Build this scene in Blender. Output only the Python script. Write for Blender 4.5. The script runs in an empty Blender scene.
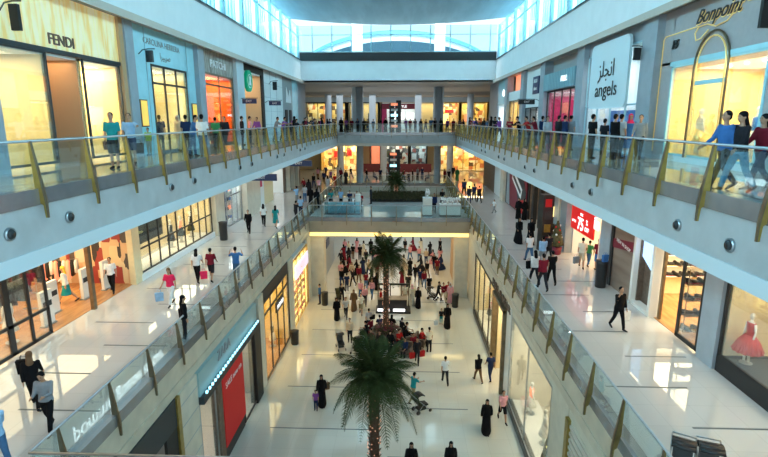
import bpy, bmesh, math, random
from mathutils import Vector, Matrix
random.seed(7)
S = bpy.context.scene
COL = S.collection
# ------------------------------------------------------------------ camera, world, lights, exposure
cam = bpy.data.cameras.new('camera'); camo = bpy.data.objects.new('camera', cam); COL.objects.link(camo)
cam.sensor_width = 36; cam.lens = 505 / 768 * 36; cam.clip_end = 400; cam.clip_start = 0.1
camo.location = (0, 0, 15.2)
camo.rotation_euler = (math.radians(77.874), 0, math.radians(2.107))
S.camera = camo
S.view_settings.view_transform = 'Standard'
try: S.view_settings.look = 'None'
except Exception: pass
S.view_settings.gamma = 1; S.view_settings.use_curve_mapping = False
S.view_settings.exposure = 0.0
w = bpy.data.worlds.new('World'); S.world = w; w.use_nodes = True
wn = w.node_tree.nodes; wl = w.node_tree.links
bg = wn['Background']
tc = wn.new('ShaderNodeTexCoord'); sp = wn.new('ShaderNodeSeparateXYZ'); rp = wn.new('ShaderNodeValToRGB')
wl.new(tc.outputs['Generated'], sp.inputs[0]); wl.new(sp.outputs['Z'], rp.inputs[0]); wl.new(rp.outputs[0], bg.inputs[0])
rp.color_ramp.elements[0].color = (0.80, 0.97, 1.0, 1); rp.color_ramp.elements[1].color = (0.45, 0.82, 1.0, 1)
bg.inputs[1].default_value = 1.5

def area(name, loc, rot, sx, sy, power, color):
    l = bpy.data.lights.new(name, 'AREA'); l.shape = 'RECTANGLE'; l.size = sx; l.size_y = sy
    l.energy = power; l.color = color
    if name == 'shop_lamp': l.specular_factor = .35
    o = bpy.data.objects.new(name, l); COL.objects.link(o); o.location = loc; o.rotation_euler = rot
    return o
R = math.radians
DAY = (0.62, 0.90, 1.0)
# daylight standing outside the clerestory glass, on both sides
area('daylight_left', (-13.4, 24, 24.4), (0, R(-80), 0), 3.4, 66, 15000, DAY)
area('daylight_right', (12.2, 24, 24.4), (0, R(80), 0), 3.4, 66, 15000, DAY)

# added lamp hidden above the roof, stands in for sunlight on the outside building
area('facade_fill', (-0.6, 60, 36), (R(50), 0, 0), 40, 8, 13000, (1, 1, 1))
ZA, ZB, ZC = 0.0, 7.05, 13.65          # the three floors
ZS = 19.3                               # top-floor soffit
ZW = 21.5                              # foot of the clerestory
ZT = 25.15                               # roof
XLB, XRB = -13.5, 10.5                  # shop fronts, middle floor
XLC, XRC = -11.7, 10.4                  # shop fronts, top floor
XLV, XRV = -8.0, 5.75                   # void, middle floor
XLW, XRW = -8.05, 6.5                   # void, top floor
# ------------------------------------------------------------------ materials
MATS = {}
def mat(name, col, rough=0.5, metal=0.0, emit=None, es=1.0, noise=0.0, nscale=6.0, spec=0.5, alpha=None):
    if name in MATS: return MATS[name]
    m = bpy.data.materials.new(name); m.use_nodes = True
    nt = m.node_tree; b = nt.nodes['Principled BSDF']
    b.inputs['Base Color'].default_value = (*col, 1); b.inputs['Roughness'].default_value = rough
    b.inputs['Metallic'].default_value = metal
    b.inputs['Specular IOR Level'].default_value = spec
    if emit:
        b.inputs['Emission Color'].default_value = (*emit, 1); b.inputs['Emission Strength'].default_value = es
    if noise > 0:
        t = nt.nodes.new('ShaderNodeTexNoise'); t.inputs['Scale'].default_value = nscale; t.inputs['Detail'].default_value = 4
        c = nt.nodes.new('ShaderNodeTexCoord'); r = nt.nodes.new('ShaderNodeValToRGB')
        nt.links.new(c.outputs['Object'], t.inputs[0]); nt.links.new(t.outputs['Fac'], r.inputs[0])
        r.color_ramp.elements[0].position = .3; r.color_ramp.elements[1].position = .7
        r.color_ramp.elements[0].color = (*[max(0, k * (1 - noise)) for k in col], 1)
        r.color_ramp.elements[1].color = (*[min(1, k * (1 + noise * .6)) for k in col], 1)
        nt.links.new(r.outputs[0], b.inputs['Base Color'])
    MATS[name] = m
    return m
def glassmat(name, tint, refl=0.12, rough=0.02, rcol=(1, 1, 1)):
    m = bpy.data.materials.new(name); m.use_nodes = True; nt = m.node_tree
    for n in list(nt.nodes): nt.nodes.remove(n)
    o = nt.nodes.new('ShaderNodeOutputMaterial'); t = nt.nodes.new('ShaderNodeBsdfTransparent'); g = nt.nodes.new('ShaderNodeBsdfGlossy')
    t.inputs[0].default_value = (*tint, 1); g.inputs[0].default_value = (*rcol, 1); g.inputs['Roughness'].default_value = rough
    lw = nt.nodes.new('ShaderNodeLayerWeight'); lw.inputs[0].default_value = 0.25
    mp = nt.nodes.new('ShaderNodeMapRange'); mp.inputs['To Min'].default_value = refl * .35; mp.inputs['To Max'].default_value = min(1, refl * 3.2)
    mx = nt.nodes.new('ShaderNodeMixShader')
    nt.links.new(lw.outputs['Fresnel'], mp.inputs[0]); nt.links.new(mp.outputs[0], mx.inputs[0])
    nt.links.new(t.outputs[0], mx.inputs[1]); nt.links.new(g.outputs[0], mx.inputs[2]); nt.links.new(mx.outputs[0], o.inputs[0])
    MATS[name] = m; return m
def stripemat(name, c1, c2, axis='Y', scale=6.0, rough=.4, distort=2.0, metal=0.0, emit=0.0):
    m = mat(name, c1, rough, metal); nt = m.node_tree; b = nt.nodes['Principled BSDF']
    c = nt.nodes.new('ShaderNodeTexCoord'); mp = nt.nodes.new('ShaderNodeMapping'); t = nt.nodes.new('ShaderNodeTexNoise'); r = nt.nodes.new('ShaderNodeValToRGB')
    s = [0.15, 0.15, 0.15]; s['XYZ'.index(axis)] = 1.0
    mp.inputs['Scale'].default_value = s; t.inputs['Scale'].default_value = scale; t.inputs['Detail'].default_value = 3
    nt.links.new(c.outputs['Object'], mp.inputs[0]); nt.links.new(mp.outputs[0], t.inputs[0]); nt.links.new(t.outputs['Fac'], r.inputs[0])
    r.color_ramp.elements[0].position = .38; r.color_ramp.elements[1].position = .6
    r.color_ramp.elements[0].color = (*c1, 1); r.color_ramp.elements[1].color = (*c2, 1)
    nt.links.new(r.outputs[0], b.inputs['Base Color'])
    if emit:
        nt.links.new(r.outputs[0], b.inputs['Emission Color']); b.inputs['Emission Strength'].default_value = emit
    return m
def tilemat(name, c1, c2, mortar, sx=1.0, rough=.1, msize=.006, spec=.5, bump=False):
    m = mat(name, c1, rough, spec=spec); nt = m.node_tree; b = nt.nodes['Principled BSDF']
    c = nt.nodes.new('ShaderNodeTexCoord'); t = nt.nodes.new('ShaderNodeTexBrick')
    t.offset = 0; t.inputs['Scale'].default_value = 1; t.inputs['Brick Width'].default_value = sx; t.inputs['Row Height'].default_value = sx
    t.inputs['Mortar Size'].default_value = msize; t.inputs['Color1'].default_value = (*c1, 1); t.inputs['Color2'].default_value = (*c2, 1); t.inputs['Mortar'].default_value = (*mortar, 1)
    nt.links.new(c.outputs['Object'], t.inputs[0]); nt.links.new(t.outputs[0], b.inputs['Base Color'])
    return m
M = {}
M['floor_b'] = tilemat('polished_tile', (.57, .565, .56), (.54, .54, .535), (.45, .45, .45), 1.05, .018, .006, .8)
M['floor_a'] = tilemat('polished_stone', (.68, .65, .56), (.65, .62, .54), (.55, .52, .44), 1.05, .07, .006, .6)
M['floor_c'] = tilemat('polished_tile_top', (.46, .50, .52), (.43, .47, .49), (.36, .39, .4), 1.0, .04, .006, 1.0)
M['seam'] = mat('dark_joint', (.10, .12, .13), .4)
M['white'] = mat('white_plaster', (.88, .92, .93), .6, noise=.04, nscale=1.2)
M['fascia'] = mat('pale_stone', (.45, .48, .50), .45, noise=.12, nscale=1.5)
M['fascia_warm'] = mat('warm_stone', (.60, .53, .42), .4, noise=.15, nscale=1.5)
M['fascia_light'] = mat('pale_edge', (.62, .72, .78), .5)
M['soffit'] = mat('beige_soffit', (.62, .55, .48), .6)
M['steel'] = mat('brushed_steel', (.42, .45, .48), .3, .8, noise=.1)
M['band'] = mat('grey_channel', (.32, .33, .35), .22, .6, noise=.15, nscale=2)
M['gold'] = mat('golden_bronze', (.40, .28, .07), .35, .65, noise=.25, nscale=5)
M['oldgold'] = mat('old_gold', (.30, .22, .08), .4, .6, noise=.3, nscale=5)
M['bridgeband'] = mat('bridge_stone', (.42, .36, .27), .5, noise=.1, nscale=1)
M['bronze'] = mat('dark_bronze', (.22, .17, .11), .35, .7, noise=.25, nscale=4)
M['black'] = mat('black_metal', (.018, .018, .02), .4)
M['dark'] = mat('dark_panel', (.03, .028, .028), .5, spec=.25)
M['charcoal'] = mat('charcoal', (.045, .05, .055), .5, spec=.25)
M['navy'] = mat('navy_sign', (.02, .04, .12), .4)
M['chrome'] = mat('dark_chrome', (.12, .13, .14), .25, .9)
M['pillar'] = mat('grey_blue_pillar', (.34, .39, .44), .45, noise=.1, nscale=2)
M['pillar_w'] = mat('cream_stone_pillar', (.68, .63, .52), .45, noise=.1, nscale=2)
M['roof'] = stripemat('metal_roof', (.22, .34, .42), (.28, .42, .50), 'X', 1.2, .55)
M['mull'] = mat('window_mullion', (.34, .55, .62), .4)
M['mull_w'] = mat('white_mullion', (.85, .92, .95), .4)
M['skyglass'] = glassmat('sky_glass', (.80, .96, 1.0), .08)
M['railglass'] = glassmat('rail_glass', (.86, .95, .96), .09)
M['shopglass'] = glassmat('shop_glass', (.93, .96, .96), .10)
M['blueglass'] = glassmat('blue_glass', (.55, .85, .95), .2)
M['red'] = mat('red_panel', (.42, .003, .006), .6, emit=(.8, .01, .01), es=.12)
M['letter_w'] = mat('lit_white_letter', (1, 1, 1), .4, emit=(1, 1, 1), es=1.6)
M['letter_hot'] = mat('neon_letter', (1, 1, 1), .4, emit=(.9, .97, 1), es=6)
M['letter_grey'] = mat('grey_letter', (.35, .38, .4), .5)
M['letter_wp'] = mat('white_letter', (.9, .9, .9), .5)
M['letter_k'] = mat('black_letter', (.02, .02, .02), .5)
M['letter_br'] = mat('brown_letter', (.16, .10, .07), .5)
M['warmwall'] = mat('cream_wall', (.80, .66, .40), .6, noise=.06)
M['yelwall'] = mat('golden_wall', (.86, .66, .30), .6, noise=.06)
M['tanwall'] = mat('tan_wall', (.55, .36, .20), .6)
M['orangewall'] = mat('orange_wall', (.75, .16, .02), .6, noise=.3, nscale=3)
M['bluewall'] = mat('blue_wall', (.02, .22, .75), .5, noise=.4, nscale=1.2)
M['darkred'] = mat('dark_red', (.20, .01, .03), .5)
M['pinkwall'] = mat('pink_wall', (.48, .02, .12), .5, noise=.3)
M['whitewall'] = mat('shop_white', (.82, .86, .86), .6)
M['greywall'] = mat('shop_grey', (.34, .36, .37), .6)
M['brownwall'] = mat('shop_brown', (.16, .11, .08), .6, noise=.3)
M['wood'] = stripemat('warm_wood_floor', (.42, .20, .08), (.55, .28, .11), 'X', 7, .25)
M['maroonk'] = mat('maroon_fabric', (.12, .01, .02), .6)
M['lamp'] = mat('lamp_panel', (1, 1, 1), .5, emit=(1, .93, .78), es=6)
M['lampc'] = mat('cool_lamp', (1, 1, 1), .5, emit=(.9, .97, 1), es=40)
M['cove'] = mat('cove_light', (1, .85, .4), .5, emit=(1, .72, .22), es=1.5)
M['bluelamp'] = mat('blue_led', (.5, .8, 1), .5, emit=(.35, .8, 1), es=2.5)
M['leaf'] = mat('palm_leaf', (.042, .060, .018), .75, noise=.4, nscale=4, spec=.15)
M['leaf2'] = mat('hedge_leaf', (.09, .085, .04), .7, noise=.6, nscale=6, spec=.2)
M['bark'] = mat('palm_bark', (.10, .055, .035), .8, noise=.5, nscale=14)
M['skin'] = mat('skin', (.45, .25, .16), .55)
M['skin2'] = mat('skin_light', (.62, .38, .27), .55)
M['display'] = mat('display_white', (.85, .83, .78), .5)
def busymat(name, cols, scale=2.0, emit=.35, st=(1, 1, 1)):
    m = mat(name, cols[0], .6); nt = m.node_tree; b = nt.nodes['Principled BSDF']
    c = nt.nodes.new('ShaderNodeTexCoord'); mp = nt.nodes.new('ShaderNodeMapping'); v = nt.nodes.new('ShaderNodeTexVoronoi'); sx = nt.nodes.new('ShaderNodeSeparateColor'); r = nt.nodes.new('ShaderNodeValToRGB')
    v.distance = 'CHEBYCHEV'; v.inputs['Scale'].default_value = scale; v.inputs['Randomness'].default_value = .75; mp.inputs['Scale'].default_value = st
    nt.links.new(c.outputs['Object'], mp.inputs[0]); nt.links.new(mp.outputs[0], v.inputs['Vector']); nt.links.new(v.outputs['Color'], sx.inputs[0]); nt.links.new(sx.outputs[0], r.inputs[0])
    r.color_ramp.interpolation = 'CONSTANT'; n = len(cols)
    while len(r.color_ramp.elements) < n: r.color_ramp.elements.new(.5)
    for i, k in enumerate(cols): r.color_ramp.elements[i].position = i / n; r.color_ramp.elements[i].color = (*k, 1)
    nt.links.new(r.outputs[0], b.inputs['Base Color']); MATS[name] = m
    return m
M['busyyel'] = busymat('stock_wall_gold', [(.9, .62, .2), (.95, .8, .45), (.6, .2, .08), (.9, .7, .3), (.12, .08, .05), (.95, .88, .7), (.7, .4, .12)], 1.6)
M['busymix'] = busymat('stock_wall_mixed', [(.5, .55, .55), (.15, .16, .18), (.7, .72, .7), (.35, .1, .08), (.06, .07, .08), (.6, .5, .35)], 1.8)
M['busyfashion'] = busymat('stock_wall_clothes', [(.8, .6, .35), (.05, .04, .04), (.75, .5, .28), (.85, .7, .5), (.35, .05, .04), (.7, .45, .25), (.1, .08, .07)], 2.2, st=(1, 1, .45))
M['busyorange'] = busymat('stock_wall_orange', [(.8, .14, .02), (.7, .12, .02), (.85, .3, .05), (.6, .08, .01), (.75, .18, .03)], 2.0)
# ------------------------------------------------------------------ helpers
class MB:
    def __init__(s): s.bm = bmesh.new()
    def box(s, x0, x1, y0, y1, z0, z1):
        v = [s.bm.verts.new((x, y, z)) for z in (z0, z1) for y in (y0, y1) for x in (x0, x1)]
        for f in ((0, 2, 3, 1), (4, 5, 7, 6), (0, 1, 5, 4), (1, 3, 7, 5), (3, 2, 6, 7), (2, 0, 4, 6)): s.bm.faces.new([v[i] for i in f])
        return s
    def hexa(s, pts):
        v = [s.bm.verts.new(p) for p in pts]
        for f in ((0, 3, 2, 1), (4, 5, 6, 7), (0, 1, 5, 4), (1, 2, 6, 5), (2, 3, 7, 6), (3, 0, 4, 7)): s.bm.faces.new([v[i] for i in f])
        return s
    def prism(s, poly, d):          # poly: list of 3-d points, extruded by vector d
        d = Vector(d); a = [s.bm.verts.new(p) for p in poly]; b = [s.bm.verts.new(Vector(p) + d) for p in poly]
        s.bm.faces.new(a[::-1]); s.bm.faces.new(b); n = len(a)
        for i in range(n): s.bm.faces.new((a[i], a[(i + 1) % n], b[(i + 1) % n], b[i]))
        return s
    def tube(s, pts, rad, n=8, side=None, cap=True):      # rad: number, or per point number / (ra, rb)
        pts = [Vector(p) for p in pts]
        if not isinstance(rad, (list, tuple)): rad = [rad] * len(pts)
        rings = []
        for i, p in enumerate(pts):
            t = (pts[min(i + 1, len(pts) - 1)] - pts[max(i - 1, 0)])
            t = t.normalized() if t.length > 1e-9 else Vector((0, 0, 1))
            a = Vector(side) if side else (Vector((1, 0, 0)) if abs(t.x) < .8 else Vector((0, 1, 0)))
            a = (a - t * a.dot(t)).normalized(); b = t.cross(a)
            r = rad[i]; ra, rb = r if isinstance(r, tuple) else (r, r)
            rings.append([s.bm.verts.new(p + a * ra * math.cos(2 * math.pi * k / n) + b * rb * math.sin(2 * math.pi * k / n)) for k in range(n)])
        for i in range(len(rings) - 1):
            for k in range(n): s.bm.faces.new((rings[i][k], rings[i][(k + 1) % n], rings[i + 1][(k + 1) % n], rings[i + 1][k]))
        if cap: s.bm.faces.new(rings[0][::-1]); s.bm.faces.new(rings[-1])
        return s
    def lathe(s, prof, c=(0, 0, 0), n=20, sy=1.0):   # prof: (r, z)
        rings = [[s.bm.verts.new((c[0] + r * math.cos(2 * math.pi * k / n), c[1] + r * sy * math.sin(2 * math.pi * k / n), c[2] + z)) for k in range(n)] for r, z in prof]
        for i in range(len(rings) - 1):
            for k in range(n): s.bm.faces.new((rings[i][k], rings[i][(k + 1) % n], rings[i + 1][(k + 1) % n], rings[i + 1][k]))
        s.bm.faces.new(rings[0][::-1]); s.bm.faces.new(rings[-1]); return s
    def ball(s, c, rx, ry=None, rz=None, nu=12, nv=8):
        ry = ry or rx; rz = rz or rx
        g = bmesh.ops.create_uvsphere(s.bm, u_segments=nu, v_segments=nv, radius=1)
        for v in g['verts']: v.co = Vector((c[0] + v.co.x * rx, c[1] + v.co.y * ry, c[2] + v.co.z * rz))
        return s
    def mesh(s, name, smooth=False):
        bmesh.ops.recalc_face_normals(s.bm, faces=s.bm.faces)
        me = bpy.data.meshes.new(name); s.bm.to_mesh(me); s.bm.free()
        if smooth:
            for p in me.polygons: p.use_smooth = True
        return me
    def build(s, name, m, parent=None, smooth=False, loc=None):
        me = s.mesh(name, smooth); o = bpy.data.objects.new(name, me); COL.objects.link(o)
        if m: me.materials.append(M[m] if isinstance(m, str) else m)
        if parent: o.parent = parent
        if loc: o.location = loc
        return o
def tag(o, label=None, cat=None, group=None, kind=None):
    if label: o['label'] = label
    if cat: o['category'] = cat
    if group: o['group'] = group
    if kind: o['kind'] = kind
    return o
def empty(name, loc=(0, 0, 0), rz=0, label=None, cat=None, group=None):
    o = bpy.data.objects.new(name, None); COL.objects.link(o); o.location = loc; o.rotation_euler = (0, 0, rz); o.empty_display_size = .2
    return tag(o, label, cat, group)
def struct(name, mb, m, parent=None): o = mb.build(name, m, parent); return tag(o, kind='structure') if not parent else o
def copy_tree(o, parent=None):
    c = o.copy(); COL.objects.link(c)
    if parent: c.parent = parent
    for ch in o.children: copy_tree(ch, c)
    return c
def textmesh(s, size, ext=.02, bold=0.0, align='CENTER', shear=0.0, flip=False):
    cu = bpy.data.curves.new('t', 'FONT'); cu.body = s; cu.size = size; cu.extrude = ext; cu.offset = bold; cu.align_x = align; cu.align_y = 'CENTER'; cu.shear = shear
    cu.resolution_u = 3
    o = bpy.data.objects.new('t', cu); COL.objects.link(o); bpy.context.view_layer.update()
    me = bpy.data.meshes.new_from_object(o.evaluated_get(bpy.context.evaluated_depsgraph_get()))
    bpy.data.objects.remove(o)
    return me
ROT = {'L': (R(90), 0, R(90)), 'R': (R(90), 0, R(-90)), 'F': (R(90), 0, 0)}
def text(name, s, loc, face, size, m, parent=None, ext=.02, bold=0.0, shear=0.0, sx=1.0, roll=0.0):
    me = textmesh(s, size, ext, bold, 'CENTER', shear)
    me.materials.clear(); me.materials.append(M[m])
    o = bpy.data.objects.new(name, me); COL.objects.link(o); o.scale = (sx, 1, 1)
    o.location = loc; e = ROT[face]
    o.rotation_euler = (Matrix.Rotation(0, 3, 'X') @ __import__('mathutils').Euler(e).to_matrix() @ Matrix.Rotation(roll, 3, 'Z')).to_euler()
    if parent: o.parent = parent
    return o
_o = ['first', 'second', 'third', 'fourth', 'fifth', 'sixth', 'seventh', 'eighth', 'ninth']
ORD = _o + ['tenth', 'eleventh', 'twelfth', 'thirteenth', 'fourteenth', 'fifteenth', 'sixteenth', 'seventeenth', 'eighteenth', 'nineteenth']
for _t, _u in (('twent', 'twenty'), ('thirt', 'thirty'), ('fort', 'forty'), ('fift', 'fifty'), ('sixt', 'sixty')): ORD += [_t + 'ieth'] + [_u + '-' + q for q in _o]
# ------------------------------------------------------------------ large structure
YE = 57.5; YF = 86.0; YN = -6.0
struct('floor', MB().box(-22, 20, YN, YF, -.3, 0), 'floor_a')
def slab(name, z, xs, th, m, fm): pass
# middle floor: left walk, right walk, bridge, far floor
fb = MB()
fb.box(-21, XLV, YN, YF, ZB - .25, ZB); fb.box(XRV, 19, YN, YF, ZB - .25, ZB)
fb.box(XLV, XRV, 42.0, 54.5, ZB - .25, ZB); fb.box(XLV, XRV, 66, YF, ZB - .25, ZB); fb.box(XLV, XRV, YN, 9.35, ZB - .25, ZB)
struct('floor', fb, 'floor_b')
fc = MB()
fc.box(-20, XLW, YN, YF, ZC - .25, ZC); fc.box(XRW, 19, YN, YF, ZC - .25, ZC); fc.box(XLW, XRW, 63, YF, ZC - .25, ZC)
struct('floor', fc, 'floor_c')
# ceilings under the slabs
for nm, z, xl, xr in (('ceiling', 5.95, XLV - .02, XRV + .02), ('ceiling', 12.5, XLW - .35, XRW + .35)):
    mb = MB(); mb.box(-21, xl, YN, YF, z, z + .12); mb.box(xr, 19, YN, YF, z, z + .12)
    if z < 6: mb.box(xl, xr, 42.1, 54.4, z, z + .12); mb.box(xl, xr, 66.1, YF, z, z + .12)
    else: mb.box(xl, xr, 63.1, YF, z, z + .12)
    struct(nm, mb, 'white')
# soffit of the top floor: narrow beige strip over the shop fronts, deep one at the end
sf = MB(); sf.box(-20, -11.0, YN, YE, ZS, ZS + .15); sf.box(9.75, 19, YN, YE, ZS, ZS + .15); sf.box(-11.12, -11.0, YN, YE, ZS - .14, ZS); sf.box(9.75, 9.87, YN, YE, ZS - .14, ZS); sf.box(-20, 19, YE, 78, ZS, ZS + .15); sf.box(-20, 19, 78, YF, 18.75, 18.9); sf.box(-20, 19, 77.9, 78.1, 18.75, ZS)
struct('ceiling', sf, 'soffit')
# upper white atrium walls
struct('wall_left', MB().box(-11.6, -11.25, YN, YE, ZS + .0, ZW), 'white')
struct('wall_right', MB().box(10.0, 10.35, YN, YE, ZS, ZW), 'white')
struct('wall_end', MB().box(-11.6, 10.35, YE, YE + .35, ZS, ZW - .0), 'white')
# roof: metal vault soffit with a bowed far edge
poly = [(-11.6, YN, ZT), (-11.6, 53.6, ZT)] + [(-11.6 + 21.95 * t / 14, 57.4 - 3.8 * (2 * t / 14 - 1) ** 2, ZT) for t in range(1, 14)] + [(10.35, 53.6, ZT), (10.35, YN, ZT)]
struct('ceiling', MB().prism(poly, (0, 0, .3)), 'roof')
# ledges
tl = MB(); tl.box(-11.75, -11.1, YN, YE, ZW, ZW + .10); tl.box(9.9, 10.5, YN, YE, ZW, ZW + .10)
struct('trim_1', tl, 'chrome')
struct('trim_2', MB().box(-11.3, 10.0, YE - .12, YE + .4, ZW, ZW + .85), 'black')
# clerestory windows
def clerestory(name, x, inner):
    f = MB()
    y = 2.0
    while y < YE: f.box(x - .12, x + .12, y - .09, y + .09, ZW + .1, ZT); y += 3.96
    f.box(x - .06, x + .06, YN, YE, ZW + 2.55, ZW + 2.63)
    fo = tag(f.build(name, 'mull'), kind='structure')
    g = MB().box(x - .02, x + .02, YN, YE, ZW + .1, ZT).build('pane', 'skyglass', fo)
    fn = MB(); y = 2.0; s = 1 if inner < 0 else -1
    while y < YE:
        for k in range(1, 6): fn.box(x - s * .25, x - s * 1.05, y + k * .66 - .11, y + k * .66 + .11, ZW + .1, ZT)
        y += 3.96
    fn.build('outer_fin', 'mull_w', fo)
clerestory('window_1', 10.2, 1); clerestory('window_2', -11.45, -1)
f = MB(); x = -9.9
while x < 10: f.box(x - .05, x + .05, YE - .05, YE + .1, ZW, ZT); x += 2.13
f.box(-11.3, 10, YE - .04, YE + .08, ZW + 2.65, ZW + 2.71); f.box(-11.3, 10, YE - .06, YE + .1, ZW + .88, ZW + .98)
wo = tag(f.build('window_3', 'mull'), kind='structure')
MB().box(-11.3, 10, YE + .0, YE + .04, ZW + .9, ZT).build('pane', 'skyglass', wo)
struct('wall_column', MB().box(-6.6, -5.2, YE + 9.5, YE + 10.2, 14, 32), 'mull_w')
struct('wall_column', MB().box(3.9, 5.2, YE + 9.5, YE + 10.2, 14, 32), 'mull_w')
# drum shaped building outside the end window
bd = empty('building', (-1, 92, 23.9), 0, 'white curved building with dark glass bands seen through the end window', 'building')
def arcband(z0, z1, r0, a0, a1, nm, m, n=32, th=.5, lift=0.0):
    mb = MB()
    for i in range(n):
        b0 = R(a0 + (a1 - a0) * i / n); b1 = R(a0 + (a1 - a0) * (i + 1) / n)
        p = []
        for zz in (z0, z1):
            for bb, rr in ((b0, r0), (b1, r0), (b1, r0 + th), (b0, r0 + th)):
                p.append((math.cos(bb) * rr, -math.sin(bb) * rr, zz + lift * math.sin(bb)))
        mb.hexa(p)
    return mb.build(nm, m, bd)
wallm = mat('outer_white', (.9, .95, .97), .6); M['outerw'] = wallm
M['outerglass'] = mat('outer_glass', (.02, .07, .11), .5); M['outerlight'] = mat('outer_pale_glass', (.16, .42, .55), .5)
arcband(-3.2, -1.4, 18.4, 50, 130, 'wall', 'outerw'); LF = 8.0
arcband(-LF - .9, 2.0 - LF, 18.1, 52, 128, 'glass_band', 'outerglass', lift=LF, th=.3)
arcband(1.9 - LF, 2.8 - LF, 17.6, 48, 132, 'wall', 'outerw', lift=LF); arcband(2.8 - LF, 3.3 - LF, 18.2, 48, 132, 'glass_band', 'outerlight', lift=LF, th=.3); arcband(3.3 - LF, 3.45 - LF, 17.4, 46, 134, 'roof_edge', 'outerglass', lift=LF)
for k in range(15):
    a = R(54 + 5.15 * k); MB().box(-.06, .06, -.2, 0, -1 - LF + LF * math.sin(a), 2.0 - LF + LF * math.sin(a)).build('mullion', 'outerw', bd, loc=None).location = (17.95 * math.cos(a), -17.95 * math.sin(a), 0)
# fascias of the galleries
def fascia(x, s, y0, y1, z, low, mm, lm='fascia_light', depth=1.6):
    # s=+1: face looks to +x
    b = MB(); a, c = sorted((x - s * .45, x)); b.box(a, c, y0, y1, z - depth + .35, z - .28)
    struct('wall_fascia', b, mm)
    b = MB(); a, c = sorted((x - s * .5, x + s * .04)); b.box(a, c, y0, y1, z - depth, z - depth + .35); struct('trim_3', b, lm)
    b = MB(); a, c = sorted((x - s * .3, x + s * .05)); b.box(a, c, y0, y1, z - .28, z + .08); struct('trim_4', b, 'band')
fascia(XLW, 1, YN, 63, ZC, 0, 'fascia'); fascia(XRW, -1, YN, 63, ZC, 0, 'fascia')
fascia(XLV, 1, 9.3, 66, ZB, 0, 'fascia_warm', 'fascia_warm', 1.4); fascia(XRV, -1, YN, 66, ZB, 0, 'fascia_warm', 'fascia_warm', 1.4)
def fascia_y(y, x0, x1, z, depth, mm, lm):
    struct('wall_fascia', MB().box(x0, x1, y, y + .4, z - depth + .35, z - .28), mm)
    struct('trim_3', MB().box(x0, x1, y - .04, y + .45, z - depth, z - depth + .35), lm)
    struct('trim_4', MB().box(x0, x1, y - .05, y + .25, z - .28, z + .08), 'band')
fascia_y(63, XLW + .05, XRW - .05, ZC, 1.6, 'fascia', 'soffit')
fascia_y(42, XLV + .05, XRV - .05, ZB, 1.4, 'bridgeband', 'bridgeband')
fascia_y(66, XLV + .05, XRV - .05, ZB, 1.4, 'soffit', 'soffit')
struct('wall_fascia', MB().box(XLV, XRV, 54.1, 54.5, 5.65, ZB - .0), 'fascia_warm')
struct('wall_fascia', MB().box(XLV, XRV, 9.0, 9.35, 5.65, ZB + .05), 'fascia_warm')
tag(MB().box(XLV + .1, XRV - .1, 41.90, 41.98, 5.50, 5.80).build('light_strip', 'cove'), 'warm yellow light strip along the foot of the bridge edge', 'light strip')
area('cove_lamp', (-1.1, 41.8, 5.4), (R(-25), 0, 0), 13, .4, 60, (1, .75, .3))
# round columns at the far corners
def column(x, y, z0, z1, r, m, lab):
    b = MB(); b.lathe([(r * 1.06, 0), (r * 1.06, .12), (r, .14), (r, z1 - z0)], (x, y, z0), 20)
    o = b.build('wall_column', m, smooth=True); return tag(o, kind='structure')
for x in (-5.6, 4.5):
    for z0, z1 in ((ZB, 12.05), (ZC, ZS)): column(x, 66.3, z0, z1, .45, 'pillar', '')
for x in (-11, -9.3, -4.5, 5.1, 9.8, 2.2, -7.1): column(x, 76, ZC, 18.9, .48, 'fascia_light', '')
for x in (-3.0, 7.4, -9.8): column(x, 80, ZB, 12.05, .5, 'pillar', '')
# posts at the bridge and below
struct('wall_pillar', MB().box(-7.95, -6.75, 42.15, 43.3, 0, 5.65), 'pillar_w')
struct('wall_pillar', MB().box(4.55, 5.7, 42.15, 43.6, 0, 5.65), 'pillar_w')
struct('wall_back', MB().box(-22, 20, YF, YF + .3, 0, 19.4), 'warmwall')
struct('wall_side', MB().box(-22.2, -22, YN, YF, 0, 19.4), 'warmwall')
struct('wall_side', MB().box(20, 20.2, YN, YF, 0, 19.4), 'warmwall')
# floor joints
def joint(x0, x1, y, z): struct('trim_5', MB().box(x0, x1, y - .035, y + .035, z, z + .004), 'seam')
for k in range(14):
    y = 10.6 + 2.13 * k
    joint(*(((-12.6, -10.2), (-11.0, -8.6))[k % 2]), y, ZB); joint(*(((6.4, 8.9), (7.9, 10.0))[k % 2]), y - .2, ZB)
for k in range(8): joint(-6.6, -1.2, 18.55 + 4.07 * k, 0); joint(-.6, 3.6, 20.55 + 4.07 * k, 0)
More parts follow.
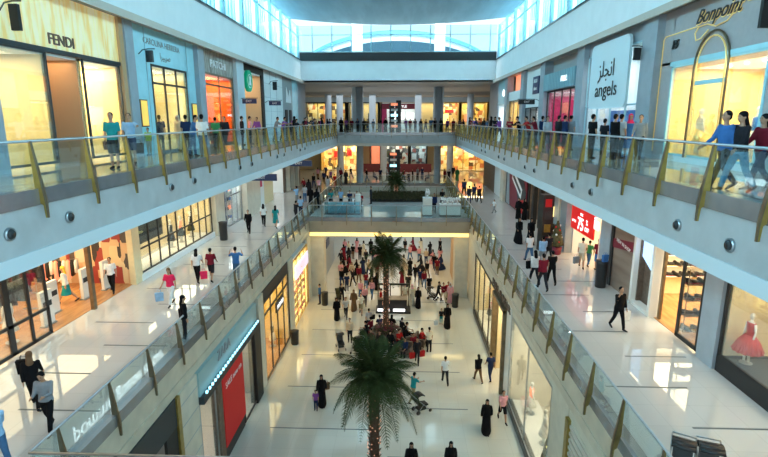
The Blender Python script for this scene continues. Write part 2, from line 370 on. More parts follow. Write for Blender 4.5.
# ------------------------------------------------------------------ balustrades
def balustrade(p0, p1, z, h, sp, off, label, out, fin='gold', first=None, finout=.2, glass='railglass'):
    """p0->p1 along the edge; out = unit vector to the void"""
    p0 = Vector((*p0, z)); p1 = Vector((*p1, z)); d = (p1 - p0); L = d.length; d.normalize(); out = Vector((*out, 0))
    r = empty('glass_balustrade', p0, 0, label, 'balustrade')
    def q(s, o, zz): return d * s + out * o + Vector((0, 0, zz))
    MB().tube([q(0, 0, h), q(L, 0, h)], .032, 10).build('handrail', 'steel', r, True)
    ts = []; s = off
    while s < L - .1: ts.append(s); s += sp
    n = len(ts)
    for i in range(-1, n):
        a = (ts[i] if i >= 0 else 0) + .03; b = (ts[i + 1] if i + 1 < n else L) - .03
        if b - a < .15: continue
        MB().hexa([q(a, -.008, .08), q(b, -.008, .08), q(b, .008, .08), q(a, .008, .08), q(a, -.008, h - .05), q(b, -.008, h - .05), q(b, .008, h - .05), q(a, .008, h - .05)]).build('glass_panel', glass, r)
    base = None
    for s in ts:
        w0, w1, t = .115, .035, .022      # tapering fin: wide near its foot, needle at the top
        mb = MB()
        fo = finout
        prof = [(-.02, h + .0), (.03, h + .0), (fo + .06, -.28), (fo + .03, -.50), (fo - .04, -.50), (-w0 - .02, -.05)]
        lv = [(h, -.01, .035, .012), (.1, .02, .17, .036), (-.25, .10, .21, .034), (-.30, .15, .21, .022), (-.58, .165, .21, .018)]
        rings = [[mb.bm.verts.new(q(sx, o, zz)) for sx, o in ((-ww, o0), (ww, o0), (ww, o1), (-ww, o1))] for zz, o0, o1, ww in lv]
        for a_, b_ in zip(rings, rings[1:]):
            for k in range(4): mb.bm.faces.new((a_[k], a_[(k + 1) % 4], b_[(k + 1) % 4], b_[k]))
        mb.bm.faces.new(rings[0]); mb.bm.faces.new(rings[-1])
        me = mb.mesh('fin_post')
        o = bpy.data.objects.new('fin_post', me); COL.objects.link(o); o.parent = r
        o.location = d * s; me.materials.append(M[fin])
        eb = MB(); rg = [[eb.bm.verts.new(q(sx, o_, zz)) for sx, o_ in ((-ww - .006, o1 - .005), (ww + .006, o1 - .005), (ww + .006, o1 + .022), (-ww - .006, o1 + .022))] for zz, o0, o1, ww in lv]
        for a_, b_ in zip(rg, rg[1:]):
            for k in range(4): eb.bm.faces.new((a_[k], a_[(k + 1) % 4], b_[(k + 1) % 4], b_[k]))
        eb.bm.faces.new(rg[0]); eb.bm.faces.new(rg[-1]); eb.build('front_edge', 'bronze', o)
    return r
balustrade((-8.1, 5.0), (-8.1, 63), ZC, 1.1, 1.94, 5.79 - 0, 'glass balustrade with gold fins along the left side of the top gallery', (1, 0))
balustrade((6.55, 5.0), (6.55, 63), ZC, 1.05, 1.91, 5.94 - 1.91, 'glass balustrade with gold fins along the right side of the top gallery', (-1, 0))
balustrade((-8.1, 63.05), (6.55, 63.05), ZC, 1.1, 1.9, 1.0, 'glass balustrade across the far end of the top gallery', (0, -1), 'steel')
balustrade((-8.1, 9.5), (-8.1, 66), ZB, 1.05, 2.12, .85, 'glass balustrade with bronze fins along the left side of the middle gallery', (1, 0), 'bronze')
balustrade((5.75, 5), (5.75, 66), ZB, 1.15, 2.05, 4.9 - 0, 'glass balustrade with gold fins along the right side of the middle gallery', (-1, 0), 'oldgold')
balustrade((-8.1, 9.45), (5.75, 9.45), ZB, 1.05, 2.1, 1.9, 'glass balustrade with dark fins on the near bridge at the bottom of view', (0, 1), 'bronze')
balustrade((-8.0, 42.0), (5.7, 42.0), ZB, 1.1, 2.1, 1.2, 'glass balustrade along the front of the far bridge', (0, -1), 'bronze')
balustrade((-8.0, 54.4), (5.7, 54.4), ZB, 1.1, 2.1, 1.2, 'glass balustrade along the rear of the far bridge', (0, 1), 'bronze')
balustrade((-8.0, 66.0), (5.7, 66.0), ZB, 1.1, 2.1, 1.2, 'glass balustrade in front of the far middle-floor cafe', (0, -1), 'bronze')
# air nozzles in the fascia
def nozzle_proto():
    r = empty('air_nozzle')
    MB().tube([(0, 0, 0), (.05, 0, 0)], .14, 20).build('flange', 'steel', r, True)
    MB().tube([(.05, 0, 0), (.09, 0, 0)], [.11, .08], 16).build('rim', 'charcoal', r, True)
    MB().tube([(.085, 0, 0), (.10, 0, 0)], .055, 12).build('bore', 'black', r, True)
    return r
nz = None
def nozzle(x, y, z, s, lab, grp):
    global nz
    o = nz = nozzle_proto() if nz is None else None
    return o
NP = nozzle_proto(); used = [False]
def place(proto, usedflag, loc, rz, label, cat, group=None, scale=None):
    if not usedflag[0]: o = proto; usedflag[0] = True
    else: o = copy_tree(proto)
    o.location = loc; o.rotation_euler = (0, 0, rz)
    if scale: o.scale = (scale,) * 3
    tag(o, label, cat)
    if group: o['group'] = group
    return o
for i, y in enumerate([9.8, 11.7, 17.2, 19.15, 24.7, 26.7, 32.2, 34.1, 39.6, 41.5]):
    place(NP, used, (XLW, y, 12.91), 0, 'round air nozzle in the left top-floor edge, %s from the near end' % ORD[i], 'vent', 'air nozzles in the gallery edges')
for i, y in enumerate([9.94, 11.9, 17.5, 19.4, 25.1, 27, 32.6, 34.5, 40.1, 42]):
    place(NP, used, (XRW, y, 12.78), math.pi, 'round air nozzle in the right top-floor edge, %s from the near end' % ORD[i], 'vent', 'air nozzles in the gallery edges')
# ------------------------------------------------------------------ downlights under the slabs (rows of small lamps over the walks)
dl = empty('ceiling_downlight')
MB().lathe([(.10, 0), (.13, -.01), (.13, -.03), (.10, -.035)], n=12).build('rim', 'steel', dl, True)
MB().lathe([(.095, -.030), (.095, -.042)], n=12).build('lens', 'lampc', dl)
du = [False]
for nm, x, z in (('left middle walk', -10.7, 12.5), ('right middle walk', 8.2, 12.5)):
    for k in range(16):
        place(dl, du, (x, 11.5 + 2.9 * k, z), 0, 'small ceiling downlight over the %s, %s from near end' % (nm, ORD[k]), 'light', 'downlights over the middle walks')
for k in range(7):
    place(dl, du, (-1.1 + (k % 2) * 2, 44 + k * 1.6, 5.95), 0, 'small round ceiling downlight under the far bridge, %s from the front' % ORD[k], 'light', 'downlights under the far bridge')
area('downlights_left', (-10.8, 30, 12.4), (0, 0, 0), 3, 50, 480, (1, .92, .8))
area('downlights_right', (8.2, 30, 12.4), (0, 0, 0), 2.5, 50, 430, (1, .92, .8))
area('downlights_bridge', (-1.1, 48.2, 5.85), (0, 0, 0), 13, 11, 520, (1, .78, .45))
area('downlights_far_top', (-1, 74, 18.7), (0, 0, 0), 20, 12, 700, (.9, .95, 1))
area('downlights_far_middle', (-1, 75, 12.4), (0, 0, 0), 18, 12, 520, (1, .85, .65))
area('far_ground_fill', (-1, 63, 5.6), (0, 0, 0), 12, 14, 700, (.85, .95, 1))  # cool fill lamp in the open void, brightens the floor past the bridge
# ------------------------------------------------------------------ shops
def shop(side, xf, y0, y1, z, zt, depth, wall, lc, pw, floor=None, ceil='whitewall', back=None, ztrue=None):
    s = -1 if side == 'L' else 1
    xb = xf + s * depth
    a, b = sorted((xf + s * .12, xb))
    back = back or wall
    p, q = sorted((xb, xb + s * .12))
    struct('wall_shop_back', MB().box(p, q, y0, y1, z, zt), back)
    struct('wall_shop_side', MB().box(a, b, y0 - .0, y0 + .08, z, zt), wall)
    struct('wall_shop_side', MB().box(a, b, y1 - .08, y1, z, zt), wall)
    struct('ceiling', MB().box(a, b, y0, y1, zt - .1, zt), ceil)
    if floor: struct('floor', MB().box(a, b, y0, y1, z, z + .02), floor)
    if pw: area('shop_lamp', ((a + b) / 2, (y0 + y1) / 2, zt - .16), (0, 0, 0), (b - a) * .75, (y1 - y0) * .85, pw, lc)
def wallbox(side, xf, y0, y1, z0, z1, m, th=.15, nm='wall_front', out=0.0):
    s = -1 if side == 'L' else 1
    a, b = sorted((xf - s * out, xf + s * th))
    return struct(nm, MB().box(a, b, y0, y1, z0, z1), m)
def glazing(side, xf, y0, y1, z0, z1, nv, zh, fm, label=None, w=.05, gl='shopglass', kick=0.0, out=.0):
    """framed shop window: nv vertical bars inside, zh list of rail heights"""
    s = -1 if side == 'L' else 1
    f = MB(); a, b = sorted((xf - s * (.03 + out), xf + s * .03))
    for k in range(nv + 2):
        y = y0 + (y1 - y0) * k / (nv + 1); yy = min(max(y, y0 + w), y1 - w); f.box(a, b, yy - w, yy + w, z0, z1)
    for h in [z0 + w, z1 - w] + list(zh): f.box(a, b, y0, y1, h - w, h + w)
    if kick: f.box(a, b, y0, y1, z0, z0 + kick)
    o = tag(f.build('window_9', fm), kind='structure')
    MB().box(xf - .012, xf + .012, y0 + w, y1 - w, z0 + w, z1 - w).build('pane', gl, o)
    return o
def pier(side, xf, y0, y1, z0, z1, m, out=.25): return wallbox(side, xf, y0, y1, z0, z1, m, .3, 'wall_pillar', out)
def tube_curve(name, pts, r, m, parent=None, n=6): return MB().tube(pts, r, n).build(name, m, parent, True)
# goods -----------------------------------------------------------
GOODS = {}
def good(kind, loc, rz, m, label, cat, group, sc=1.0):
    if kind not in GOODS:
        r = empty({'bag': 'handbag', 'shoe': 'shoe', 'vase': 'vase', 'box': 'gift_box', 'jar': 'jar'}[kind])
        if kind == 'bag':
            MB().hexa([(-.17, -.06, 0), (.17, -.06, 0), (.17, .06, 0), (-.17, .06, 0), (-.13, -.03, .22), (.13, -.03, .22), (.13, .03, .22), (-.13, .03, .22)]).build('body', 'dark', r)
            MB().tube([(-.08, 0, .2), (-.07, 0, .3), (0, 0, .35), (.07, 0, .3), (.08, 0, .2)], .010, 6).build('handle', 'bronze', r)
        elif kind == 'shoe':
            MB().tube([(0, -.13, .05), (0, -.08, .05), (0, 0, .05), (0, .08, .06), (0, .12, .06)], [(.03, .03), (.045, .045), (.04, .05), (.04, .07), (.03, .06)], 10).build('upper', 'dark', r, True)
            MB().box(-.045, .045, -.15, .13, 0, .02).build('sole', 'black', r)
        elif kind == 'vase':
            MB().lathe([(.05, 0), (.09, .08), (.10, .18), (.05, .28), (.035, .33), (.05, .36)], n=12).build('body', 'dark', r, True)
        elif kind == 'box':
            MB().box(-.12, .12, -.09, .09, 0, .16).build('body', 'dark', r); MB().box(-.125, .125, -.015, .015, 0, .165).build('ribbon', 'gold', r)
        GOODS[kind] = [r, False]
    g = GOODS[kind]
    if not g[1]: o = g[0]; g[1] = True
    else: o = copy_tree(g[0])
    o.location = loc; o.rotation_euler = (0, 0, rz); o.scale = (sc,) * 3
    for ch in o.children[:1]:
        ch.material_slots[0].link = 'OBJECT'; ch.material_slots[0].material = M[m]
    tag(o, label, cat, group); return o
def shelves(side, x, y0, y1, z0, n, dz, label, m='display', depth=.35, kinds=('bag',), cols=('dark',), step=.6, grp='goods', gl='', cat='goods', back=True):
    s = -1 if side == 'L' else 1     # shelf on the wall at x, opening towards the walk
    r = empty('display_shelf', (x, y0, z0), 0, label, 'shelf')
    L = y1 - y0; a, b = sorted((-s * depth, 0))
    for k in range(n): MB().box(a, b, 0, L, k * dz - .03, k * dz).build('shelf_board', m, r)
    for k in (0, L - .05): MB().box(a, b, k, k + .05, 0, n * dz).build('side_panel', m, r)
    if back: MB().box(-s * .02 - .01, -s * .02 + .01, 0, L, 0, n * dz).build('back_panel', m, r)
    i = 0
    for k in range(n):
        y = y0 + step * .6; j = 0
        while y < y1 - step * .4:
            kd = kinds[i % len(kinds)]
            good(kd, (x - s * depth * .5, y, z0 + k * dz), R(90), cols[random.randrange(len(cols))], '%s, %s shelf up, %s along' % (gl, ORD[k], ORD[j]), cat, grp, 1.35)
            y += step; i += 1; j += 1
    return r
def mannequin(loc, rz, top, bottom, label, grp=None):
    r = empty('mannequin', loc, rz, label, 'mannequin', grp)
    b = MB(); b.tube([(0, 0, .95), (0, 0, 1.1), (0, 0, 1.3), (0, 0, 1.42), (0, 0, 1.5), (0, 0, 1.56)], [(.15, .10), (.11, .08), (.15, .10), (.17, .08), (.05, .05), (.05, .05)], 12)
    b.ball((0, .01, 1.66), .075, .09, .12)
    for sx in (-1, 1):
        b.tube([(sx * .17, 0, 1.42), (sx * .23, 0, 1.15), (sx * .22, .06, .9)], [.045, .038, .03], 8)
        b.tube([(sx * .08, 0, .95), (sx * .09, 0, .5), (sx * .1, 0, .06)], [.08, .055, .04], 8)
    b.build('figure', 'display', r, True)
    MB().tube([(0, 0, .92), (0, 0, 1.1), (0, 0, 1.3), (0, 0, 1.44)], [(.17, .12), (.13, .10), (.17, .12), (.18, .10)], 12).build('top', top, r, True)
    MB().tube([(0, 0, .45), (0, 0, .7), (0, 0, 1.02)], [(.30, .26), (.24, .2), (.14, .11)], 14).build('skirt', bottom, r, True)
    MB().lathe([(.22, 0), (.22, .02)], n=16).build('base_plate', 'steel', r)
    return r
# ================= TOP FLOOR LEFT (x = -11.7) =================
x = XLC
M['reed'] = stripemat('golden_reed_panel', (.95, .66, .22), (1.0, .88, .55), 'Y', 5, .4, emit=.22)
struct('wall_left_outer', MB().box(-19.9, -19.7, YN, YF, ZC, ZS), 'greywall')
pier('L', x, 12.6, 14.6, ZC, 17.3, 'pillar', .1)
wallbox('L', x, 8, 21.35, 17.5, ZS, 'reed'); wallbox('L', x, 8, 21.4, 17.38, 17.52, 'charcoal', .2, 'trim_6', .06)
wallbox('L', x, 21.35, 21.65, ZC, ZS, 'tanwall', .3, 'trim_6', .12)
shop('L', x, 8, 16.9, ZC, 17.4, 3.2, 'yelwall', (1, .88, .58), 620, None)
glazing('L', x, 14.6, 16.9, ZC + .12, 17.4, 0, [], 'charcoal', w=.04)
shop('L', x, 16.95, 18.75, ZC, 17.4, 1.6, 'tanwall', (1, .62, .32), 22, None)
MB_ = wallbox('L', x - 1.5, 16.98, 17.75, ZC + .1, 15.9, 'orangewall', .05); 
shop('L', x, 18.8, 21.3, ZC, 17.4, 2.6, 'yelwall', (1, .82, .5), 260, None)
glazing('L', x, 18.8, 21.3, ZC + .12, 17.4, 0, [], 'charcoal', w=.04)
text('sign_lettering', 'FENDI', (x + .02, 17.8, 17.82), 'L', .50, 'letter_br', bold=.004); tag(bpy.context.scene.objects['sign_lettering'], 'dark capital letters on the golden reed panelled shop front', 'sign')
shelves('L', x - 2.9, 9.5, 16.4, ZC + .5, 5, .72, 'lit white wall shelves of handbags in the golden corner shop', 'bronze', .4, ('bag', 'bag', 'vase'), ('dark', 'bronze', 'tanwall', 'leaf2', 'black'), .75, 'handbags in the golden corner shop', 'small handbag or vase in the golden corner shop', 'handbag')
shelves('L', x - 2.4, 19.1, 21.1, ZC + .6, 2, 1.4, 'low lit shelves behind the second golden shop window', 'display', .4, ('bag',), ('gold', 'display'), .9, 'handbags behind the second golden window', 'handbag behind the second golden window', 'handbag')
mannequin((x - 1.0, 15.3, ZC + .02), R(90), 'leaf2', 'leaf2', 'green dressed mannequin in the golden corner shop window')
mannequin((x - 1.0, 19.8, ZC + .02), R(90), 'pinkwall', 'display', 'pink dressed mannequin in the second golden shop window')
# blue glazed shop
pier('L', x, 21.65, 22.3, ZC, ZS, 'pillar', .2)
M['bluefront'] = mat('pale_blue_front', (.42, .76, .86), .25, noise=.06, nscale=2); M['curtain'] = stripemat('gold_curtain', (.50, .40, .20), (.85, .76, .45), 'Y', 4, .6)
wallbox('L', x, 22.3, 24.0, ZC, ZS, 'bluefront'); wallbox('L', x, 24.0, 28.0, 17.75, ZS, 'bluefront'); wallbox('L', x, 27.95, 29.1, ZC, ZS, 'bluefront')
for y in (23.6, 28.1): wallbox('L', x, y, y + .05, ZC, ZS, 'mull', .1, 'trim_6', .03)
shop('L', x, 24.0, 27.95, ZC, 17.75, 2.6, 'curtain', (1, .85, .55), 240, None)
glazing('L', x, 24.0, 27.95, ZC, 17.75, 2, [16.9], 'charcoal', w=.05)
for y, n in ((22.95, 'nearer'), (28.6, 'further')):
    o = MB().box(x + .02, x + .07, y - .32, y + .32, 14.9, 16.1).build('poster', 'bronze'); tag(o, 'small framed orange and yellow poster on the pale blue front, the %s one' % n, 'poster', 'small posters on the pale blue front')
    MB().box(x + .07, x + .08, y - .27, y + .27, 14.95, 16.05).build('print', mat('poster_yellow', (1, .62, .12), .5, emit=(1, .6, .1), es=.6), o)
o = text('sign_lettering', 'CAROLINA HERRERA', (x + .004, 25.4, 18.72), 'L', .40, 'letter_br', None, .004); tag(o, 'upper row of thin brown letters on the pale blue front', 'sign')
o = text('sign_lettering', '\ufe8d\ufeae\ufef4\ufbff\ufeae\ufebb', (x + .004, 25.6, 18.18), 'L', .42, 'letter_br', None, .004); tag(o, 'lower row of thin Arabic letters on the pale blue front', 'sign')
# orange shop
pier('L', x, 29.1, 30.0, ZC, ZS, 'pillar', .25)
M['lattice'] = stripemat('lattice_sign', (.22, .18, .15), (.50, .46, .40), 'Y', 9, .5)
wallbox('L', x, 30.0, 35.8, 18.0, ZS, 'lattice')
for y in (30.0, 35.3): wallbox('L', x, y, y + .4, ZC, 18.0, 'bronze')
shop('L', x, 30.3, 35.4, ZC, 18.0, 2.4, 'orangewall', (1, .55, .2), 420, None, 'tanwall', 'busyorange')
glazing('L', x, 30.4, 35.3, ZC, 18.0, 1, [17.3], 'bronze', w=.06)
o = text('sign_lettering', 'PATCHI', (x + .02, 32.9, 18.55), 'L', .62, 'letter_wp', bold=.0, sx=1.3) ; tag(o, 'pale letters on the brown lattice band over the orange shop', 'sign')
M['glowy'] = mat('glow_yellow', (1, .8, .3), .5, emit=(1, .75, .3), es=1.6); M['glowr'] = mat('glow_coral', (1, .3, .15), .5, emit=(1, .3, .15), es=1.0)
k = 0
for zz in (14.5, 15.1, 15.7, 16.3, 16.9):
    for yy in (31.3, 32.1, 32.9, 33.7, 34.5):
        if (zz, yy) in ((16.9, 34.5),): continue
        o = MB()
        if k % 3: o.box(x - 2.40, x - 2.33, yy - .22, yy + .22, zz - .17, zz + .17)
        else: o.tube([(x - 2.40, yy, zz), (x - 2.33, yy, zz)], .24, 14)
        o = o.build('wall_emblem', 'glowy' if k % 4 else 'glowr'); tag(o, 'lit emblem on the orange shop wall, %s' % ORD[k], 'emblem', 'lit emblems on the orange wall'); k += 1
shelves('L', x - 1.2, 31.0, 34.9, ZC, 2, .7, 'low dark counter shelves of boxes inside the orange shop', 'bronze', .5, ('box',), ('glowy', 'orangewall', 'gold'), .5, 'boxes in the orange shop', 'boxed sweets in the orange shop', 'box')
# coffee shop with a round green sign
pier('L', x, 35.8, 37.4, ZC, ZS, 'fascia_light', .25)
wallbox('L', x, 37.4, 38.2, ZC, ZS, 'dark'); wallbox('L', x, 42.9, 43.6, ZC, ZS, 'dark'); wallbox('L', x, 38.2, 42.9, 18.8, ZS, 'dark')
shop('L', x, 38.2, 42.9, ZC, 18.8, 3, 'tanwall', (1, .8, .55), 140, None)
wallbox('L', x - 1.6, 41.2, 42.8, 14.3, 17.3, 'whitewall', .08, 'trim_6')
M['green'] = mat('green_disc', (.0, .30, .16), .5, emit=(0, .35, .18), es=.4)
o = MB().tube([(x - .01, 38.9, 18.05), (x + .2, 38.9, 18.05)], .78, 28).build('round_sign', 'green'); tag(o, 'round green sign with a white figure on the dark coffee shop front', 'sign')
MB().tube([(x + .2, 38.9, 18.05), (x + .22, 38.9, 18.05)], .5, 24).build('inner_ring', 'letter_wp', o)
MB().tube([(x + .22, 38.9, 18.05), (x + .23, 38.9, 18.05)], .44, 24).build('inner_disc', 'green', o)
MB().prism([(x + .235, 38.6, 17.75), (x + .235, 39.2, 17.75), (x + .235, 39.05, 18.1), (x + .235, 39.15, 18.3), (x + .235, 38.9, 18.45), (x + .235, 38.65, 18.3), (x + .235, 38.75, 18.1)], (.01, 0, 0)).build('figure', 'letter_wp', o)
# white tiled wall and grey facade
M['wtile'] = tilemat('white_panels', (.80, .86, .88), (.78, .84, .86), (.5, .56, .6), .9, .3)
wallbox('L', x, 43.6, 50.2, ZC, ZS, 'whitewall')
for k in range(4): wallbox('L', x, 43.6, 50.2, 14.8 + k * 1.15, 14.82 + k * 1.15, 'pillar', .05, 'trim_6', .015)
for y in (45.6, 47.8): wallbox('L', x, y, y + .03, ZC, ZS, 'pillar', .05, 'trim_6', .015)
wallbox('L', x, 50.2, 54.6, ZC, ZS, 'greywall'); wallbox('L', x, 54.6, 57.5, ZC, ZS, 'bluefront'); wallbox('L', x, 57.5, 62, ZC, ZS, 'pillar')
for y, n in ((51.4, 'nearer'), (53.2, 'further')):
    o = MB().box(x + .02, x + .1, y - .45, y + .45, ZC, 16.2).build('door_1', 'dark'); tag(o, kind='structure')
    MB().box(x + .1, x + .14, y + .3, y + .34, 14.5, 15.1).build('door_handle', 'steel', o)
o = MB().prism([(x + .05, 51.2, 16.9), (x + .05, 53.6, 16.9), (x + .05, 53.2, 18.2), (x + .05, 52.4, 17.5), (x + .05, 51.6, 18.4)], (.05, 0, 0)).build('wall_emblem', 'letter_wp'); tag(o, 'white wing shaped emblem on the grey facade near the far left corner', 'emblem')
def blade(side, xw, y, z, w_, h_, m, label, letters=None, arm=True):
    s = 1 if side == 'L' else -1
    r = empty('hanging_sign', (xw, y, z), 0, label, 'sign', 'signs hanging over the walks')
    a, b = sorted((s * .35, s * (.35 + w_)))
    MB().box(a, b, -.06, .06, -h_ / 2, h_ / 2).build('panel', m, r)
    MB().tube([(0, 0, h_ * .2), (s * .2, 0, h_ * .55), (s * .45, 0, h_ * .62), (s * (w_ + .45), 0, h_ * .62)], .025, 6).build('bracket', 'chrome', r)
    if letters: text('lettering', letters, ((a + b) / 2, -.075, 0), 'F', h_ * .6, 'letter_wp', r, .006)
    return r
blade('L', x, 15.15, 18.1, .26, .72, 'dark', 'dark lantern like hanging sign in front of the golden reed band')
blade('L', x, 23.0, 17.95, .3, .5, 'chrome', 'steel hanging sign on curved arm before the pale blue front')
blade('L', x, 36.4, 16.5, 1.0, .34, 'navy', 'navy hanging direction sign beside the coffee shop', 'EXIT <>'.replace('<>', ''))
blade('L', x, 43.7, 16.58, 1.0, .34, 'navy', 'navy hanging direction sign before the white tiled wall', 'EXIT')
blade('L', x, 45.2, 18.1, .35, .7, 'charcoal', 'small dark hanging sign high on the white tiled wall')
# ================= TOP FLOOR RIGHT (x = 10.4) =================
x = XRC
struct('wall_right_outer', MB().box(18.8, 19, YN, YF, ZC, ZS), 'greywall')
M['bongrey'] = mat('taupe_grey_front', (.42, .40, .41), .5, noise=.05); M['goldline'] = mat('gold_line', (.85, .66, .25), .3, .6, emit=(.9, .7, .3), es=.3)
wallbox('R', x, 6, 21.0, 17.35, ZS, 'bongrey'); wallbox('R', x, 6, 15.4, ZC, 17.2, 'bongrey'); wallbox('R', x, 20.8, 21.7, ZC, 17.4, 'bongrey')
wallbox('R', x, 20.95, 21.7, 17.3, ZS, 'bongrey')
wallbox('R', x, 15.3, 20.9, 17.22, 17.38, 'bluefront', .2, 'trim_6', .05)
wallbox('R', x, 15.3, 20.9, ZC, ZC + .22, 'whitewall', .25, 'trim_6', .05)
shop('R', x, 14.8, 20.9, ZC, 17.25, 3.4, 'yelwall', (1, .85, .50), 520, None, 'tanwall')
glazing('R', x, 15.4, 20.8, ZC + .2, 17.25, 0, [], 'bluefront', w=.05)
r = empty('shop_door', (x, 18.2, ZC), 0, 'tall arched door with double gold outline in the grey boutique front', 'door')
for off, nm in ((.0, 'arch_frame'), (.14, 'inner_arch')):
    hw = .98 - off; pts = [(-.06, -hw, .2)] + [(-.06, -hw * math.cos(R(a)), 3.35 + hw * 1.15 * math.sin(R(a))) for a in range(0, 181, 15)] + [(-.06, hw, .2)]
    MB().tube(pts, .028 if off else .04, 8).build(nm, 'goldline' if off else 'bronze', r, True)
MB().box(-.06, .0, -.9, .9, 2.75, 2.9).build('transom', 'bluefront', r)
MB().box(-.04, -.02, -.88, .88, .1, 2.75).build('glass_leaf', 'shopglass', r); MB().box(-.12, -.06, .6, .64, 1.0, 1.9).build('handle', 'goldline', r)
tube = [(x - .05, 6, 19.15), (x - .05, 16.9, 18.72)]
o = tube_curve('gold_line', [(x - .04, 15.0, 18.75), (x - .04, 16.7, 18.72)], .022, 'goldline'); tag(o, 'thin gold line on the grey front right of the script sign', 'trim line')
o = tube_curve('gold_line', [(x - .04, 19.3, 18.42), (x - .04, 21.5, 18.4), (x - .04, 21.62, 18.3), (x - .04, 21.62, ZC + .3)], .022, 'goldline'); tag(o, 'thin gold line on the grey front left of the script sign', 'trim line')
rs = empty('script_sign', (x, 18.2, 18.7), 0, 'cursive black sign with gold edges on the grey boutique front', 'sign')
text('lettering', 'Bonpoint', (-.06, .0, .0), 'R', .66, 'letter_k', rs, .01, .006, .5); text('lettering_edge', 'Bonpoint', (-.03, .03, -.02), 'R', .66, 'goldline', rs, .01, .012, .5)
MB().tube([(-.05, -1.35, .35), (-.05, -1.1, -.05), (-.05, -.6, -.38), (-.05, 0, -.45), (-.05, .5, -.3), (-.05, 1.0, -.3), (-.05, 1.2, -.5), (-.05, 1.1, -.75), (-.05, .8, -.72), (-.05, .4, -.5)], .022, 8, ).build('flourish', 'goldline', rs, True)
o = text('number_sign', '15', (x - .05, 20.75, 18.0), 'R', .42, 'letter_k', None, .03, .012, .4); tag(o, 'small gold edged number 15 at the left of the grey boutique front', 'sign')
blade('R', x, 15.1, 18.05, .3, .75, 'dark', 'dark hanging sign at the upper right edge over the boutique')
shelves('R', x + 3.1, 15.2, 17.4, ZC + .3, 4, .75, 'white shelves along the back wall of the boutique', 'display', .4, ('box', 'vase'), ('bluewall', 'display', 'gold'), .6, 'small goods on the boutique shelves', 'small item on the boutique shelves', 'ornament')
k = 0
for yy, zz, m in ((20.2, 14.9, 'bronze'), (19.8, 15.9, 'bronze'), (19.5, 14.3, 'charcoal'), (16.4, 15.2, 'bluewall'), (15.9, 15.25, 'bluewall')):
    o = MB().tube([(x + 3.3, yy, zz), (x + 3.38, yy, zz)], .16, 12) if k > 2 else MB().box(x + 3.3, x + 3.38, yy - .15, yy + .15, zz - .12, zz + .12)
    o = o.build('wall_ornament', m); tag(o, ['small brown frame on the boutique wall, the lower one', 'small brown frame on the boutique wall, the upper one', 'dark square near the boutique floor', 'left blue disc on the boutique wall', 'right blue disc on the boutique wall'][k], 'ornament'); k += 1
mannequin((x + .8, 19.9, ZC + .2), R(-90), 'display', 'goldline', 'child sized cream mannequin in the boutique window by its left edge'); mannequin((x + .9, 16.9, ZC + .2), R(-90), 'bluewall', 'display', 'blue topped mannequin in the boutique window right of the door')
for k, (yy, zz) in enumerate(((19.2, 17.05), (18.3, 17.05), (17.4, 17.05), (16.6, 17.05), (16.0, 17.05))):
    o = MB().lathe([(.07, 0), (.07, .06)], (x + 1.2, yy, zz), 12).build('spotlight', 'lamp'); tag(o, 'small round spotlight in the boutique ceiling, %s from the left' % ORD[k], 'light', 'spotlights in the boutique')
# angels
pier('R', x, 21.7, 22.95, ZC, ZS, 'pillar', .3)
wallbox('R', x, 22.95, 30.0, 18.6, ZS, 'pillar')
M['treeglass'] = mat('green_pattern', (.30, .55, .42), .3, noise=.7, nscale=3)
wallbox('R', x + .3, 22.95, 24.3, 15.6, 18.6, 'treeglass', .1, 'trim_6')
shop('R', x, 22.95, 30.0, ZC, 18.6, 3.0, 'whitewall', (.9, .97, 1), 230, None)
wallbox('R', x + 1.4, 25.9, 29.9, ZC + .3, 15.7, 'bluewall', .1, 'trim_6')
glazing('R', x, 22.95, 30.0, ZC, 18.6, 3, [15.9], 'mull', w=.035)
sg = empty('sign_board', (x - .25, 26.6, 17.4), 0, 'large white board with rounded corners, dark Arabic and Latin letters', 'sign')
def rr(w2, h2, r): return [(0, sy * (w2 - r) + r * math.cos(R(a)), sz * (h2 - r) + r * math.sin(R(a))) for sy, sz, a0 in ((1, 1, 0), (-1, 1, 90), (-1, -1, 180), (1, -1, 270)) for a in range(a0, a0 + 91, 15)]
MB().prism(rr(2.35, 1.62, .35), (.12, 0, 0)).build('board', mat('board_white', (.72, .86, .92), .4), sg); M['board_white'] = MATS['board_white']
text('lettering', 'angels', (-.03, 0.0, -.72), 'R', 1.0, 'letter_k', sg, .006, .0, sx=1.15)
text('lettering_arabic', '\ufeb0\ufee0\ufea0\ufee7\ufe8d', (-.03, 0.1, .25), 'R', 1.1, 'letter_k', sg, .006, .0)
blade('R', x, 22.9, 17.95, .28, .5, 'dark', 'black hanging sign on curved arm beside the large white lettered board')
mannequin((x + .8, 25.2, ZC + .02), R(-90), 'pinkwall', 'bluewall', 'pink and blue dressed mannequin right of the blue panel under the white board'); mannequin((x + .9, 28.0, ZC + .02), R(-90), 'display', 'display', 'white dressed mannequin before the blue panel under the white board')
# patterned blue sign shop
pier('R', x, 30.0, 31.2, ZC, ZS, 'pillar', .3)
M['diamond'] = tilemat('patterned_band', (.10, .26, .34), (.16, .38, .45), (.3, .6, .65), .35, .35, .03)
wallbox('R', x, 31.2, 38.0, 17.2, 18.3, 'diamond', .2, 'wall_front', .35); wallbox('R', x + .3, 31.2, 38.0, 18.3, ZS, 'greywall')
shop('R', x, 31.2, 38.0, ZC, 17.2, 3.0, 'pinkwall', (1, .8, .8), 200, None)
wallbox('R', x + .4, 31.2, 33.0, ZC, 17.2, 'greywall', .1, 'trim_6')
glazing('R', x, 31.2, 38.0, ZC, 17.2, 3, [], 'charcoal', w=.05)
o = text('sign_lettering', 'H & L', (x - .4, 33.2, 17.75), 'R', .5, 'letter_w', None, .01, .0, .2) ; tag(o, 'glowing white letters on the patterned blue green band', 'sign')
